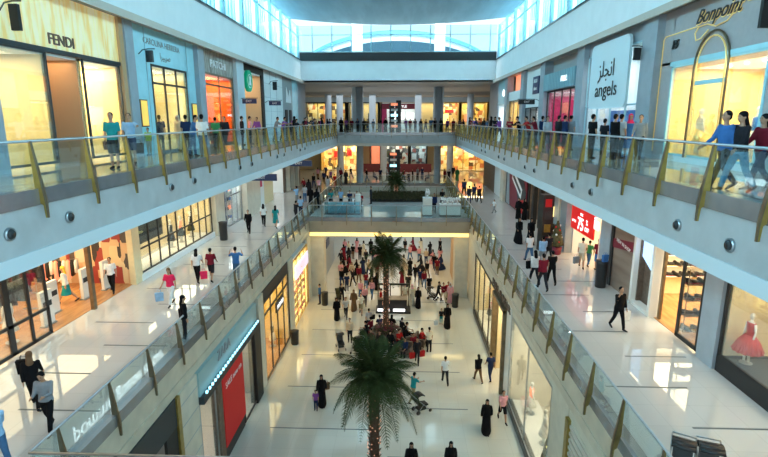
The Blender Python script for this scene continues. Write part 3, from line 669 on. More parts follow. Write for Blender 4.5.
# white front with black sign board
pier('R', x, 38.0, 39.2, ZC, ZS, 'pillar', .3)
wallbox('R', x, 39.2, 44.5, 16.2, ZS, 'whitewall'); shop('R', x, 39.2, 44.5, ZC, 16.2, 3, 'greywall', (1, .9, .8), 60, None); glazing('R', x, 39.2, 44.5, ZC, 16.2, 2, [], 'charcoal')
o = MB().box(x - .12, x - .02, 40.3, 42.0, 17.2, 18.5).build('black_sign', 'navy'); tag(o, 'black square sign with white lettering on the white upper front', 'sign')
text('lettering', 'ALDO', (x - .14, 41.15, 18.15), 'R', .38, 'letter_wp', o, .01, .01) ; text('lettering', 'shoes', (x - .14, 41.15, 17.6), 'R', .38, 'letter_wp', o, .01, .01)
blade('R', x, 40.2, 16.55, 1.2, .34, 'black', 'long black hanging direction sign over the right top walk', 'EXIT')
pier('R', x, 44.5, 45.6, ZC, ZS, 'pillar', .3)
wallbox('R', x, 45.6, 51.2, 17.0, 17.8, 'whitewall', .2, 'wall_front', .1); wallbox('R', x + .5, 45.6, 51.2, 17.8, ZS, 'glowr', .1); shop('R', x, 45.6, 51.2, ZC, 17.0, 3, 'yelwall', (1, .7, .3), 200, None); glazing('R', x, 45.6, 51.2, ZC, 17.0, 2, [], 'bronze')
pier('R', x, 51.2, 52.4, ZC, ZS, 'pillar', .3)
wallbox('R', x, 52.4, 57.5, 16.8, ZS, 'bluefront'); shop('R', x, 52.4, 57.5, ZC, 16.8, 3, 'whitewall', (.9, .97, 1), 160, None); wallbox('R', x, 57.5, 63, ZC, ZS, 'pillar')
o = MB().ball((x - .1, 54.0, 17.9), .1, .35, .35).build('wall_emblem', 'letter_w', smooth=True); tag(o, 'glowing white round emblem high near the far right corner', 'emblem')
# ================= FAR END, TOP FLOOR (y = 84) =================
def farshop(x0, x1, z, zt, wall, lc, pw, fm, items=0, lab=''):
    y = 83.0
    struct('wall_shop_side', MB().box(x0, x0 + .15, y, YF, z, zt), fm); struct('wall_shop_side', MB().box(x1 - .15, x1, y, YF, z, zt), fm)
    struct('wall_shop_back', MB().box(x0, x1, YF - .25, YF - .05, z, zt), wall)
    fr = MB(); fr.box(x0, x1, y, y + .1, zt - .15, zt); n = max(1, int((x1 - x0) / 2))
    for k in range(n + 1): xx = x0 + (x1 - x0 - .1) * k / n; fr.box(xx, xx + .1, y, y + .1, z, zt)
    fr.box(x0, x1, y, y + .1, z, z + .1)
    o = tag(fr.build('window_8', fm), kind='structure'); MB().box(x0, x1, y + .03, y + .05, z, zt).build('pane', 'shopglass', o)
    area('shop_lamp', ((x0 + x1) / 2, 84.4, zt - .1), (0, 0, 0), (x1 - x0) * .9, 2.0, pw, lc)
struct('wall_far_front', MB().box(-20, 19, 82.9, 83.1, 18.0, 18.75), 'fascia_light')
for a, b, wl_, lc, pw, fm in ((-16, -9.2, 'busyyel', (1, .85, .5), 220, 'charcoal'), (-8.9, -3.9, 'yelwall', (1, .85, .5), 130, 'charcoal'), (-3.5, 2.3, 'whitewall', (1, .97, .95), 120, 'pillar_w'), (2.5, 5.6, 'yelwall', (1, .85, .55), 80, 'pillar_w'), (5.9, 9.0, 'busyyel', (1, .75, .4), 200, 'gold'), (9.2, 13.5, 'busyyel', (1, .8, .4), 200, 'gold')):
    farshop(a, b, ZC, 18.0, wl_, lc, pw, fm)
o = MB().box(-3.4, 2.2, 82.7, 82.85, 16.9, 17.75).build('sign_board', 'darkred'); tag(o, 'dark red sign band over the white shop at the far top end', 'sign'); text('lettering', 'LIFESTYLE', (-.6, 82.68, 17.3), 'F', .55, 'letter_w', o, .01)
o = MB().box(-3.4, -2.6, 82.7, 82.85, ZC, 16.9).build('red_poster', 'pinkwall'); tag(o, 'narrow dark red upright poster left of the far white shop', 'poster')
for k, (xx, zz, m, sx_, sz_) in enumerate(((-1.6, 15.7, 'letter_w', .5, .9), (-.2, 15.9, 'letter_w', .35, .6), (1.2, 15.8, 'letter_w', .6, .5), (1.2, 14.7, 'display', .6, .3), (6.9, 15.4, 'glowy', .6, .8), (7.6, 16.6, 'red', .7, .25), (10.6, 15.6, 'glowr', .5, .6), (11.7, 15.0, 'glowy', .5, .4), (-7.5, 15.9, 'display', .35, .4), (-5.2, 15.4, 'dark', .6, .9))):
    o = MB().box(xx - sx_, xx + sx_, 85.62, 85.75, zz - sz_, zz + sz_).build('lit_picture', m); tag(o, 'lit picture inside the far top-floor shops, %s of the set' % ORD[k], 'display', 'panels in the far top-floor shops')
# tower of dark screens, one per floor
def tower(x, y, z, h, label):
    r = empty('screen_tower', (x, y, z), 0, label, 'display tower')
    MB().box(-.75, -.1, -.25, .25, 0, h * .92).build('left_column', 'black', r); MB().box(.1, .75, -.25, .25, 0, h).build('right_column', 'black', r)
    for k in range(5):
        zz = h * (.12 + .17 * k); MB().box(-.85, .85, -.3, .3, zz, zz + .08).build('shelf', 'charcoal', r); MB().box(-.35 - .2, .3, -.31, -.28, zz + .15, zz + .45).build('screen', ('glowr', 'letter_wp', 'bluelamp', 'letter_wp', 'glowr')[k], r)
tower(-1.0, 66.5, ZC, 4.0, 'dark shelf tower with small screens behind the far top railing')
tower(-1.1, 57.5 + 9.0, ZB, 4.4, 'dark shelf tower with small screens behind the far middle railing')
# ================= MIDDLE FLOOR LEFT (x = -13.5) =================
x = XLB; zt = 10.6
struct('wall_left_outer', MB().box(-21, -20.8, YN, YF, ZB, 12.5), 'greywall')
M['alc'] = M['pillar_w']
wallbox('L', x, 5, 34.8, zt, 12.5, 'brownwall')
M['signk'] = M['letter_w']
o = text('sign_lettering', 'pomme guede in bar', (x + .12, 21.9, 11.72), 'L', .95, 'letter_hot', None, .01, .01); tag(o, 'glowing white letters high over the open clothes shop, seen mirrored in the floor', 'sign')
shop('L', x, 8, 24.1, ZB, zt, 7.0, 'busyfashion', (1, .80, .45), 1000, 'wood', 'whitewall')
glazing('L', x, 8.5, 15.85, ZB + .1, zt, 5, [8.2], 'black', w=.06); glazing('L', x, 15.85, 17.8, ZB + .1, zt, 1, [8.2], 'black', w=.06)
wallbox('L', x, 20.45, 20.65, ZB, zt, 'bronze', .12, 'wall_pillar', .05)
def gate(y, xx, lab):
    r = empty('security_gate', (xx, y, ZB + .02), R(90), lab, 'security gate', 'cream security gates at the clothes shop')
    MB().box(-.32, .32, -.07, .07, 0, 1.45).build('panel', 'display', r); MB().box(-.24, .24, -.085, .085, .8, 1.02).build('slot_grille', 'charcoal', r); MB().box(-.35, .35, -.12, .12, 0, .06).build('foot', 'steel', r)
for k, (yy, xx) in enumerate(((18.7, -14.3), (19.9, -14.9), (21.9, -14.7), (23.2, -14.5))): gate(yy, xx, 'cream security gate with grey slots in the open shop, %s from the left' % ORD[k])
# clothes racks
def rack(xx, yy, z, rz, label, cols, n=9):
    r = empty('clothes_rack', (xx, yy, z), rz, label, 'clothes rack')
    MB().tube([(-.8, 0, 0), (-.8, 0, 1.5), (.8, 0, 1.5), (.8, 0, 0)], .02, 6).build('frame', 'steel', r)
    MB().box(-.85, -.75, -.3, .3, 0, .04).build('foot', 'steel', r); MB().box(.75, .85, -.3, .3, 0, .04).build('foot', 'steel', r)
    for k in range(n):
        c = -.7 + 1.4 * k / (n - 1)
        g = MB().tube([(c, 0, .55 + .15 * (k % 3)), (c, 0, 1.1), (c, 0, 1.38), (c, 0, 1.46)], [(.085, .26), (.085, .22), (.08, .2), (.04, .05)], 8, side=(1, 0, 0)).build('garment', cols[k % len(cols)], None, True)
        g.location = Vector((xx, yy, z)); g.rotation_euler = (0, 0, rz); tag(g, '%s piece on the %s' % (ORD[k], label), 'garment', 'garments on clothes racks')
rack(-16.3, 19.6, ZB + .02, R(90), 'rack of black clothes behind the first gates', ('black', 'dark', 'black')); rack(-17.6, 21.6, ZB + .02, R(80), 'rack of black and red clothes deeper inside', ('black', 'maroonk', 'dark')); rack(-16.6, 23.0, ZB + .02, R(20), 'rack of mixed coral and dark clothes by the right wall', ('glowr', 'dark', 'display')); rack(-18.5, 18.0, ZB + .02, R(60), 'rack of dark clothes far left inside', ('dark', 'black', 'pillar'))
rack(-16.2, 15.2, ZB + .02, R(90), 'rack of pale and blue clothes behind the left window', ('display', 'bluewall', 'leaf2', 'display')); rack(-15.3, 13.0, ZB + .02, R(80), 'rack of green and yellow clothes at the left edge', ('leaf2', 'gold', 'display'))
mannequin((-14.4, 16.9, ZB + .1), R(90), 'display', 'display', 'white dressed mannequin behind the black framed window at left'); mannequin((-14.5, 15.0, ZB + .1), R(90), 'bluewall', 'charcoal', 'blue topped mannequin behind the black framed window at left')
# cream wall and second black framed window
wallbox('L', x, 23.9, 24.6, ZB, zt, 'warmwall', .2, 'wall_front', .1)
shop('L', x, 24.6, 34.7, ZB, zt, 2.4, 'warmwall', (1, .85, .55), 380, None, 'whitewall')
wallbox('L', x, 24.5, 34.8, ZB, ZB + .35, 'whitewall', .2, 'trim_6', .12)
glazing('L', x, 24.6, 34.7, ZB + .35, zt, 8, [8.7], 'black', w=.04)
o = MB().box(x - 1.0, x - .9, 25.2, 29.2, 8.5, 10.5).build('poster', 'dark'); tag(o, 'large dark grey blue poster behind the second black framed window', 'poster'); MB().box(x - .9, x - .88, 25.5, 28.9, 8.7, 10.4).build('print', 'charcoal', o)
for k, (yy, t_, b_) in enumerate(((30.2, 'charcoal', 'dark'), (31.6, 'glowr', 'charcoal'), (33.2, 'leaf2', 'leaf2'))): mannequin((x - .9, yy, ZB + .35), R(90), t_, b_, ['dark dressed mannequin in the second black framed window', 'coral topped mannequin in the second black framed window', 'green dressed mannequin in the second black framed window'][k])
pier('L', x, 34.8, 36.6, ZB, 12.5, 'pillar_w', .3)
wallbox('L', x, 36.6, 41.5, 11, 12.5, 'whitewall'); shop('L', x, 36.6, 41.5, ZB, 11, 3, 'whitewall', (.92, 1, 1), 260, None); glazing('L', x, 36.6, 41.5, ZB, 11, 3, [9.4], 'steel', w=.05)
wallbox('L', x, 36.6, 37.3, ZB, 11, 'navy', .2, 'trim_6', .1)
shelves('L', x - 1.0, 37.6, 41.2, ZB + .2, 4, .75, 'white shelves inside the bright white shop', 'display', .35, ('box', 'bag'), ('charcoal', 'glowr', 'bluewall'), .7, 'goods in the bright white shop', 'small item in the bright white shop', 'goods')
pier('L', x, 41.5, 45.5, ZB, 12.5, 'pillar_w', .5)
wallbox('L', x, 45.5, 48.5, ZB, 12.5, 'whitewall'); o = MB().box(x + .02, x + .1, 46.0, 47.6, 9.0, 11.0).build('poster', 'pinkwall'); tag(o, 'dark red poster on the white wall beyond the beige pillar', 'poster')
wallbox('L', x, 48.5, 52, ZB, 12.5, 'warmwall', .2); wallbox('L', x, 52, 57, 10.8, 12.5, 'whitewall'); shop('L', x, 52, 57, ZB, 10.8, 3, 'whitewall', (1, .95, .85), 70, None)
wallbox('L', x, 57, 66, ZB, 12.5, 'brownwall')
for k, y in enumerate((58, 60.5, 63)): wallbox('L', x, y, y + .5, ZB, 12.4, 'pillar_w', .2, 'wall_pillar', .4)
def ceilsign(loc, w_, m, label, t):
    r = empty('hanging_sign', loc, 0, label, 'sign', 'direction signs over the middle walks')
    MB().box(-w_ / 2, w_ / 2, -.08, .08, -.28, .28).build('panel', m, r)
    for s in (-1, 1): MB().tube([(s * w_ * .35, 0, .28), (s * w_ * .35, 0, 12.5 - loc[2])], .02, 6).build('hanger', 'steel', r)
    text('lettering', t, (0, -.1, 0), 'F', .36, 'letter_wp', r, .008)
ceilsign((-11.6, 41.0, 10.6), 2.6, 'navy', 'navy hanging direction sign over the left walk, the nearer one', 'EXIT'); ceilsign((-10.3, 50.0, 11.0), 2.6, 'navy', 'navy hanging direction sign over the left walk, the further one', 'EXIT')
# ================= MIDDLE FLOOR RIGHT (x = 10.5) =================
x = XRB; zt = 10.6
wallbox('R', x, 5, 57, zt, 12.5, 'pillar')
struct('wall_right_outer', MB().box(18.8, 19, YN, YF, ZB, 12.5), 'greywall')
shop('R', x, 8, 15.9, ZB, zt, 3.0, 'warmwall', (1, .85, .6), 260, None); wallbox('R', x, 11.4, 15.9, ZB, ZB + .55, 'dark', 2.6, 'trim_6', .04)
glazing('R', x, 11.6, 15.9, ZB + .5, zt, 0, [], 'dark', w=.06); glazing('R', x, 8.5, 11.6, ZB + .1, zt, 1, [], 'gold', w=.04)
mr = mannequin((x + .5, 15.3, ZB + .56), R(100), 'red', 'red', 'mannequin in a ruffled red dress in the right hand shop window')
M['straw'] = mat('straw', (.45, .25, .12), .8, noise=.4, nscale=20)
fr = MB()
for k in range(26):
    a = 2 * math.pi * k / 26; rr_ = .42 + .06 * (k % 2); fr.tube([(math.cos(a) * .15, math.sin(a) * .12, 1.0), (math.cos(a) * .35, math.sin(a) * .3, .75), (math.cos(a) * rr_, math.sin(a) * rr_, .42)], [.03, .05, .06], 6)
fr.build('ruffle', 'red', mr, True); mr.scale = (.85, .85, .95)
o = empty('pampas_arrangement', (x + 1.3, 14.9, ZB + .56), 0, 'tall brown dried pampas plume behind the red dress', 'plant')
MB().lathe([(.12, 0), (.16, .3), (.08, .5)], n=14).build('vase', 'display', o, True)
for k in range(9):
    a = k * .7; MB().tube([(0, 0, .4), (math.cos(a) * .12, math.sin(a) * .15, 1.4), (math.cos(a) * .4 , math.sin(a) * .5, 2.1 + .1 * (k % 3)), (math.cos(a) * .6, math.sin(a) * .7, 2.2)], [.01, .03, .07, .02], 6).build('plume', 'straw', o, True)
pier('R', x, 15.95, 16.9, ZB, 12.5, 'pillar', .12)
shop('R', x, 17.0, 23.6, ZB, zt, 7, 'warmwall', (1, .86, .55), 800, 'wood', 'whitewall')
glazing('R', x, 17.0, 18.5, ZB + .08, zt, 0, [], 'dark', w=.08)
def shelves_front(x0, x1, y, z0, n, dz, label, step, gl, grp, kinds, cols, depth=.35, sc=1.3, bm_='display', back=True):
    r = empty('display_shelf', (x0, y, z0), 0, label, 'shelf'); L = x1 - x0
    for k in range(n): MB().box(0, L, -depth, 0, k * dz - .02, k * dz).build('shelf_board', bm_, r)
    if back: MB().box(0, L, 0, .03, -.1, n * dz).build('back_panel', bm_, r)
    else:
        for q in (0, L - .03): MB().box(q, q + .03, -depth, -depth + .03, 0, n * dz).build('upright', 'bronze', r)
    i = 0
    for k in range(n):
        xx = x0 + step * .6; j = 0
        while xx < x1 - step * .4:
            good(kinds[i % len(kinds)], (xx, y - depth * .5, z0 + k * dz + .002), R(20 + 60 * (i % 2)), cols[random.randrange(len(cols))], '%s, %s shelf up, %s along' % (gl, ORD[k], ORD[j]), 'shoe', grp, sc); xx += step; i += 1; j += 1
SC = ('dark', 'gold', 'charcoal', 'darkred', 'brownwall')
shelves_front(x + .7, x + 6.6, 23.4, ZB + 1.0, 4, .5, 'long lit shelves of shoes at the back of the shoe shop', .36, 'shoe on the back shelves of the shoe shop', 'shoes on the back shelves', ('shoe',), SC, .35, 1.7)
shelves_front(x + .2, x + 1.5, 18.9, ZB + .25, 4, .62, 'window shelves of shoes beside the shoe shop entrance', .4, 'shoe or bag in the shoe shop window', 'shoes in the window', ('shoe', 'shoe', 'bag'), SC, .5, 1.7, 'bronze', False)
wallbox('R', x + .2, 20.2, 20.35, ZB, zt, 'bronze', .1, 'trim_6')
# cream framed display with screen, brown poster
for y0_, y1_ in ((20.45, 20.65), (22.2, 22.4)): wallbox('R', x, y0_, y1_, ZB, zt, 'display', .3, 'trim_6', .1)
wallbox('R', x, 20.6, 22.3, ZB, ZB + .15, 'display', .3, 'trim_6', .1)
shop('R', x, 20.65, 22.2, ZB, zt, .35, 'brownwall', (1, .8, .5), 5, None, 'dark')
o = MB().prism([(x + .2, 20.7, 8.6), (x + .2, 22.15, 9.3), (x + .2, 22.15, 10.4), (x + .2, 20.9, 10.4)], (.06, 0, 0)).build('screen', mat('blue_screen', (.4, .6, .9), .4, emit=(.45, .65, 1), es=1.3)); tag(o, 'blue and white lit screen high in the cream framed niche', 'screen')
M['brownposter'] = stripemat('brown_poster', (.20, .13, .10), (.30, .22, .17), 'Z', 2, .4)
wallbox('R', x, 22.4, 24.75, ZB, zt, 'brownposter'); wallbox('R', x, 24.7, 24.95, ZB, zt, 'black', .2, 'trim_6', .08)
o = MB().prism([(x - .03, 22.45, 9.35), (x - .03, 24.7, 9.05), (x - .03, 24.7, 9.5), (x - .03, 22.45, 9.8)], (-.02, 0, 0)).build('banner_strip', 'darkred'); tag(o, 'dark red band with pale lettering across the brown poster', 'banner'); text('lettering', 'NEW IN SHOP', (x - .06, 23.55, 9.42), 'R', .24, 'letter_wp', o, .004, roll=R(-7.5))
pier('R', x, 24.95, 26.2, ZB, 12.5, 'pillar', .12)
shop('R', x, 26.4, 31.1, ZB, zt, 4, 'whitewall', (1, .8, .5), 150, None, 'whitewall', 'busyyel')
o = MB().box(x - .08, x, 27.3, 31.0, 8.75, 10.4).build('sale_banner', mat('sale_red', (.80, .01, .01), .4, emit=(1, .01, .005), es=.3)); tag(o, 'large red sale banner reading 75 percent off in white', 'banner')
text('lettering', '75', (x - .1, 29.3, 9.22), 'R', 1.0, 'letter_w', o, .004, .015); text('lettering_percent', '%', (x - .1, 28.3, 9.5), 'R', .42, 'letter_w', o, .004); text('lettering_off', 'OFF', (x - .1, 28.25, 9.1), 'R', .36, 'letter_w', o, .004); text('lettering_small', 'SALE', (x - .1, 29.2, 9.82), 'R', .22, 'letter_w', o, .004); text('lettering_up', 'UP TO', (x - .1, 30.4, 9.25), 'R', .22, 'letter_w', o, .004)
o = text('sign_lettering', 'in', (x - .1, 26.85, 9.75), 'R', .95, 'letter_w', None, .03, .02); tag(o, 'white lit letters right of the red sale banner', 'sign')
shelves('R', x + .6, 26.6, 27.3, ZB + .1, 4, .5, 'white shelves beside the red sale banner', 'display', .35, ('box',), ('glowr', 'display', 'leaf2'), .3, 'boxes beside the sale banner', 'small box beside the red sale banner', 'box')
shelves('R', x + 2.5, 27.4, 30.8, ZB + .1, 3, .55, 'warm lit shelves below the red sale banner', 'glowy', .35, ('box', 'bag'), ('glowy', 'glowr', 'red'), .5, 'goods below the sale banner', 'colourful item below the red sale banner', 'goods')
pier('R', x, 31.1, 34.4, ZB, 12.5, 'pillar', .35); wallbox('R', x, 32.3, 32.6, ZB, zt, 'pillar_w', .2, 'trim_6', .45)
shop('R', x, 34.4, 42, ZB, zt, 3, 'brownwall', (1, .85, .5), 70, None, 'dark')
for y in (36, 38, 40): wallbox('R', x, y, y + .6, ZB, zt, 'dark', .2, 'trim_6', .1)
wallbox('R', x, 42, 51.5, ZB, 12.0, 'dark')
# tilted poster with big letters
po = empty('billboard', (x - .05, 46.4, 9.0), 0, 'huge red and grey advertising billboard with white block text on the dark right wall', 'billboard')
MB().box(-.06, 0, -4.0, 4.0, -1.8, 2.3).build('backing', 'darkred', po)
MB().prism([(-.08, -3.9, -1.7), (-.08, -1.6, -1.7), (-.08, 1.0, 2.2), (-.08, -1.8, 2.2), (-.08, -3.9, .2)], (-.02, 0, 0)).build('dark_stripe', 'charcoal', po)
MB().prism([(-.1, -2.2, -.6), (-.1, 1.6, .8), (-.1, 1.2, 1.7), (-.1, -2.6, .3)], (-.02, 0, 0)).build('white_block', 'letter_wp', po); MB().prism([(-.11, -2.0, -.2), (-.11, 1.2, 1.0), (-.11, 1.0, 1.3), (-.11, -2.2, .1)], (-.02, 0, 0)).build('dark_text_bar', 'charcoal', po)
MB().prism([(-.08, 2.4, -1.8), (-.08, 3.9, -1.8), (-.08, 3.9, 2.3), (-.08, 3.2, 2.3)], (-.02, 0, 0)).build('pale_stripe', 'pillar', po)
MB().prism([(-.08, -3.6, -1.7), (-.08, -2.4, -1.7), (-.08, -2.2, -.7), (-.08, -3.2, -.5)], (-.04, 0, 0)).build('red_patch', 'red', po)
pier('R', x, 51.5, 53, ZB, 12.5, 'pillar_w', .3); wallbox('R', x, 53, 58, ZB, 12.5, 'whitewall'); wallbox('R', x, 58, 66, ZB, 12.5, 'brownwall')
# black pillar with pictures, standing on the right walk
kp = empty('display_pillar', (9.05, 31.7, ZB), R(8), 'black display pillar with red and yellow pictures on the right walk', 'display')
MB().box(-.33, .33, -.33, .33, 0, 3.6).build('column', 'black', kp)
for k, m in enumerate(('darkred', 'gold', 'charcoal', 'red')): MB().box(-.2, .2, -.36, -.33, .45 + .8 * k, .95 + .8 * k).build('picture', m, kp)
kp2 = empty('display_pillar', (9.95, 34.0, ZB), R(8), 'grey display pillar with yellow lit box by the right shop fronts', 'display'); MB().box(-.3, .3, -.3, .3, 0, 3.4).build('column', 'charcoal', kp2); MB().box(-.22, .22, -.34, -.3, 1.8, 2.5).build('picture', 'glowy', kp2)
# ================= FAR END, MIDDLE FLOOR =================
for a, b, wl_, lc, pw, fm in ((-13.5, -7.2, 'busyyel', (1, .75, .4), 620, 'gold'), (-5.4, -3.6, 'glowr', (1, .5, .3), 40, 'charcoal'), (-3.4, 1.0, 'busymix', (1, .9, .7), 200, 'charcoal'), (1.2, 4.0, 'busymix', (.8, 1, 1), 90, 'charcoal'), (5.6, 14, 'busyyel', (1, .72, .35), 560, 'gold')):
    farshop(a, b, ZB, 11.6, wl_, lc, pw, fm)
struct('wall_far_front', MB().box(-20, 19, 82.95, 83.15, 11.6, 12.5), 'soffit')
o = MB().box(-6.5, 4.6, 81.2, 81.5, ZB, 8.35).build('booth_wall', mat('maroon', (.16, .02, .025), .5)); tag(o, 'long dark red partition in front of the far middle-floor shops', 'partition')
for k, (xx, zz, m) in enumerate(((-12.3, 10.3, 'glowr'), (-11.2, 9.6, 'red'), (-10.1, 10.5, 'glowy'), (-9.0, 9.8, 'red'), (-8.0, 10.4, 'glowy'), (6.6, 10.0, 'glowy'), (8.0, 9.4, 'dark'), (9.6, 9.9, 'glowr'), (11.4, 9.6, 'glowy'), (13.0, 9.9, 'glowr'), (-2.4, 9.6, 'leaf2'), (-.5, 9.3, 'dark'), (1.9, 9.2, 'letter_wp'), (3.2, 9.4, 'letter_wp'))):
    o = MB().box(xx - .4, xx + .4, 85.62, 85.75, zz - .5, zz + .5).build('lit_picture', m); tag(o, 'lit picture in the far middle-floor shops, %s of the set' % ORD[k], 'display', 'panels in the far middle-floor shops')
# ================= GROUND FLOOR LEFT (x = -7.9) =================
x = -7.9; zt = 5.65
wallbox('L', x, 9.3, 12.3, 0, zt, 'pillar_w'); wallbox('L', x, 12.3, 16.0, 4.6, zt, 'charcoal', .1); shop('L', x, 12.3, 16.0, 0, 4.6, 2.5, 'greywall', (1, .9, .7), 12, None, 'dark')
wallbox('L', x, 15.75, 16.0, 0, zt, 'gold', .2, 'trim_6', .06); wallbox('L', x, 14.9, 15.7, 0, 4.6, 'dark', .1, 'trim_6')
M['blocks'] = tilemat('stone_blocks', (.66, .62, .54), (.54, .53, .50), (.38, .38, .36), .9, .5, .012)
wallbox('L', x, 16.0, 17.55, 0, zt, 'pillar_w', .4, 'wall_pillar', .03)
for k in range(6): wallbox('L', x, 16.0, 17.55, .9 + .85 * k, .92 + .85 * k, 'pillar', .05, 'trim_6', .04)
shop('L', x, 17.55, 25.9, 0, 4.35, 3.0, 'greywall', (1, .88, .7), 170, None)
r = empty('shop_sign', (x, 21.4, 4.95), 0, 'grey sign box with row of blue white lamps and pale lettering over the red banner', 'sign')
M['signglass'] = mat('sign_teal', (.30, .46, .48), .3)
MB().box(-.1, .1, -3.85, 3.9, -.30, .70).build('panel', 'signglass', r); MB().box(-.1, .25, -3.85, 3.9, -.62, -.30).build('lower_edge', 'charcoal', r)
text('lettering', 'ZARA', (.13, -1.1, .42), 'L', .62, 'letter_grey', r, .02, .0)
for k in range(24): MB().box(.22, .29, -3.6 + .31 * k, -3.50 + .31 * k, -.28, -.18).build('lamp', 'bluelamp', r)
glazing('L', x, 17.55, 19.3, .1, 4.35, 0, [], 'steel', w=.04)
wallbox('L', x, 19.25, 19.75, 0, 4.35, 'brownwall', .2, 'trim_6', .12)
rb = MB().box(x - .1, x + .1, 19.9, 22.7, .75, 4.1).build('sale_banner', 'red'); tag(rb, 'tall bright red sale banner in the ground floor shop front', 'banner'); text('lettering', 'SALE now on', (x + .12, 21.3, 3.6), 'L', .4, 'letter_wp', rb, .004)
wallbox('L', x, 19.75, 22.8, 0, .75, 'dark', .2, 'trim_6')
glazing('L', x, 22.8, 24.9, .1, 4.35, 0, [], 'dark', w=.05); wallbox('L', x, 24.8, 25.9, 0, 4.35, 'dark', .3, 'trim_6', .1)
for k, (yy, t_, b_) in enumerate(((18.3, 'display', 'gold'), (23.4, 'red', 'dark'), (24.2, 'display', 'display'))): mannequin((x - .9, yy, .03), R(90), t_, b_, ['cream and gold dressed mannequin left of the tall red banner', 'red topped mannequin right of the tall red banner', 'white dressed mannequin right of the tall red banner'][k])
wallbox('L', x, 25.9, 26.9, 0, zt, 'pillar_w', .4, 'wall_pillar', .05)
wallbox('L', x, 26.9, 33.3, 5.0, zt, 'black', .1)
shop('L', x, 26.9, 33.3, 0, 5.0, 3.4, 'yelwall', (1, .72, .28), 300, 'wood')
glazing('L', x, 26.9, 33.3, .08, 5.0, 3, [4.2], 'black', w=.06)
r = MB().box(x + .1, x + .2, 29.2, 31.0, 3.5, 4.15).build('shop_sign', 'black'); tag(r, 'small black sign with blue white letters on black framed shop', 'sign'); text('lettering', 'PROMOD', (x + .22, 30.1, 3.82), 'L', .38, 'letter_w', r, .004)
for k, (yy, t_, b_) in enumerate(((27.9, 'dark', 'glowr'), (29.4, 'display', 'dark'), (31.9, 'black', 'display'))): mannequin((x - .9, yy, .05), R(90), t_, b_, 'mannequin in the black framed ground floor shop, %s from the near end' % ORD[k], 'mannequins in the black framed shop')
wallbox('L', x, 33.3, 34.7, 0, zt, 'pillar_w', .4, 'wall_pillar', .08)
shop('L', x, 34.7, 40.5, 0, 5.2, 2.6, 'yelwall', (1, .82, .4), 300, None)
glazing('L', x, 34.7, 40.5, .1, 5.2, 3, [], 'gold', w=.04)
shelves('L', x - .5, 34.9, 40.2, .3, 5, .62, 'yellow lit shelves of colourful goods near the far left ground shop', 'glowy', .4, ('box', 'bag', 'box'), ('glowr', 'display', 'gold', 'pinkwall'), .42, 'goods on the yellow lit shelves', 'colourful item on the yellow lit shelves', 'goods')
r = MB().box(x + .08, x + .16, 35.2, 40.0, 3.7, 4.7).build('shop_sign', mat('lilac_sign', (.7, .65, .8), .4, emit=(.75, .7, .95), es=.9)); tag(r, 'long lilac lit sign over the yellow shelves', 'sign'); text('lettering', 'FACES', (x + .18, 37.6, 4.2), 'L', .7, 'glowr', r, .004)
wallbox('L', x, 40.5, 42.2, 0, zt, 'pillar_w')
# beyond, under and past the bridge
wallbox('L', -7.5, 43.3, 54, 0, 5.9, 'pillar', .2); o = MB().box(-7.45, -7.3, 47.2, 49.2, 3.0, 3.7).build('sign_board', 'navy'); tag(o, 'small navy sign on the wall under the far bridge at left', 'sign')
wallbox('R', 6.3, 43.6, 60, 0, 5.9, 'pillar_w', .3)
kb = empty('sales_booth', (5.4, 48.4, 0), 0, 'brown wooden kiosk wall with black window at the right under the bridge', 'kiosk'); MB().box(-.5, .85, -1.2, 1.2, 0, 3.6).build('body', 'tanwall', kb); MB().box(-.4, .8, -1.25, -1.2, 2.4, 3.1).build('window_band', 'black', kb); MB().box(.7, .86, -1.28, -1.2, 0, 3.6).build('corner_post', 'dark', kb)
# ================= GROUND FLOOR RIGHT (x = 5.8) =================
x = 5.8
struct('floor', MB().box(6.0, 7.4, 29.8, 38.4, 0, .33), 'display'); struct('floor', MB().box(6.0, 7.4, 17.9, 25.1, 0, .36), 'display'); struct('floor', MB().box(-14.9, -13.7, 24.8, 34.5, ZB, ZB + .35), 'display')
M['sill'] = mat('black_sill', (.03, .03, .03), .3)
wallbox('R', x, 38.6, 42, 0, zt, 'pillar_w'); wallbox('R', x, 26.2, 38.6, 5.0, zt, 'pillar_w', .2)
wallbox('R', x, 29.6, 38.6, 0, .32, 'sill', .2, 'trim_6', .06)
shop('R', x, 29.6, 38.6, 0, 5.0, 3, 'warmwall', (1, .85, .55), 300, None)
glazing('R', x, 29.6, 38.6, .3, 5.0, 3, [], 'dark', w=.07)
o = text('sign_lettering', 'PULL & BEAR', (XRV - .02, 28.0, 5.32), 'R', .55, 'letter_br', None, .03, .01, sx=1.7); tag(o, 'raised dark letters on the stone band over the right ground floor shops', 'sign')
for k, (yy, t_, b_) in enumerate(((30.6, 'display', 'gold'), (32.4, 'charcoal', 'dark'), (34.2, 'dark', 'charcoal'), (36.4, 'pinkwall', 'dark'))): mannequin((x + .9, yy, .33), R(-90), t_, b_, 'mannequin in the first right ground floor window, %s from the near end' % ORD[k], 'mannequins in the right ground window')
fr = MB(); fr.box(x - .25, x + .1, 29.4, 29.62, 0, 5.0); fr.box(x - .25, x + .1, 26.2, 26.4, 0, 5.0); fr.box(x - .25, x + .1, 26.2, 29.6, 4.85, 5.05); tag(fr.build('door_2', 'bronze'), kind='structure')
shop('R', x, 26.4, 29.4, 0, 4.9, 3, 'warmwall', (1, .9, .65), 160, 'floor_a')
wallbox('R', x, 25.2, 26.2, 0, zt, 'display', .3, 'wall_pillar', .05)
wallbox('R', x, 17.8, 25.2, 5.2, zt, 'pillar_w', .2)
wallbox('R', x, 14, 25.2, 0, .38, 'sill', .25, 'trim_6', .08)
shop('R', x, 17.8, 25.2, 0, 5.2, 3, 'pillar_w', (1, .88, .65), 260, None)
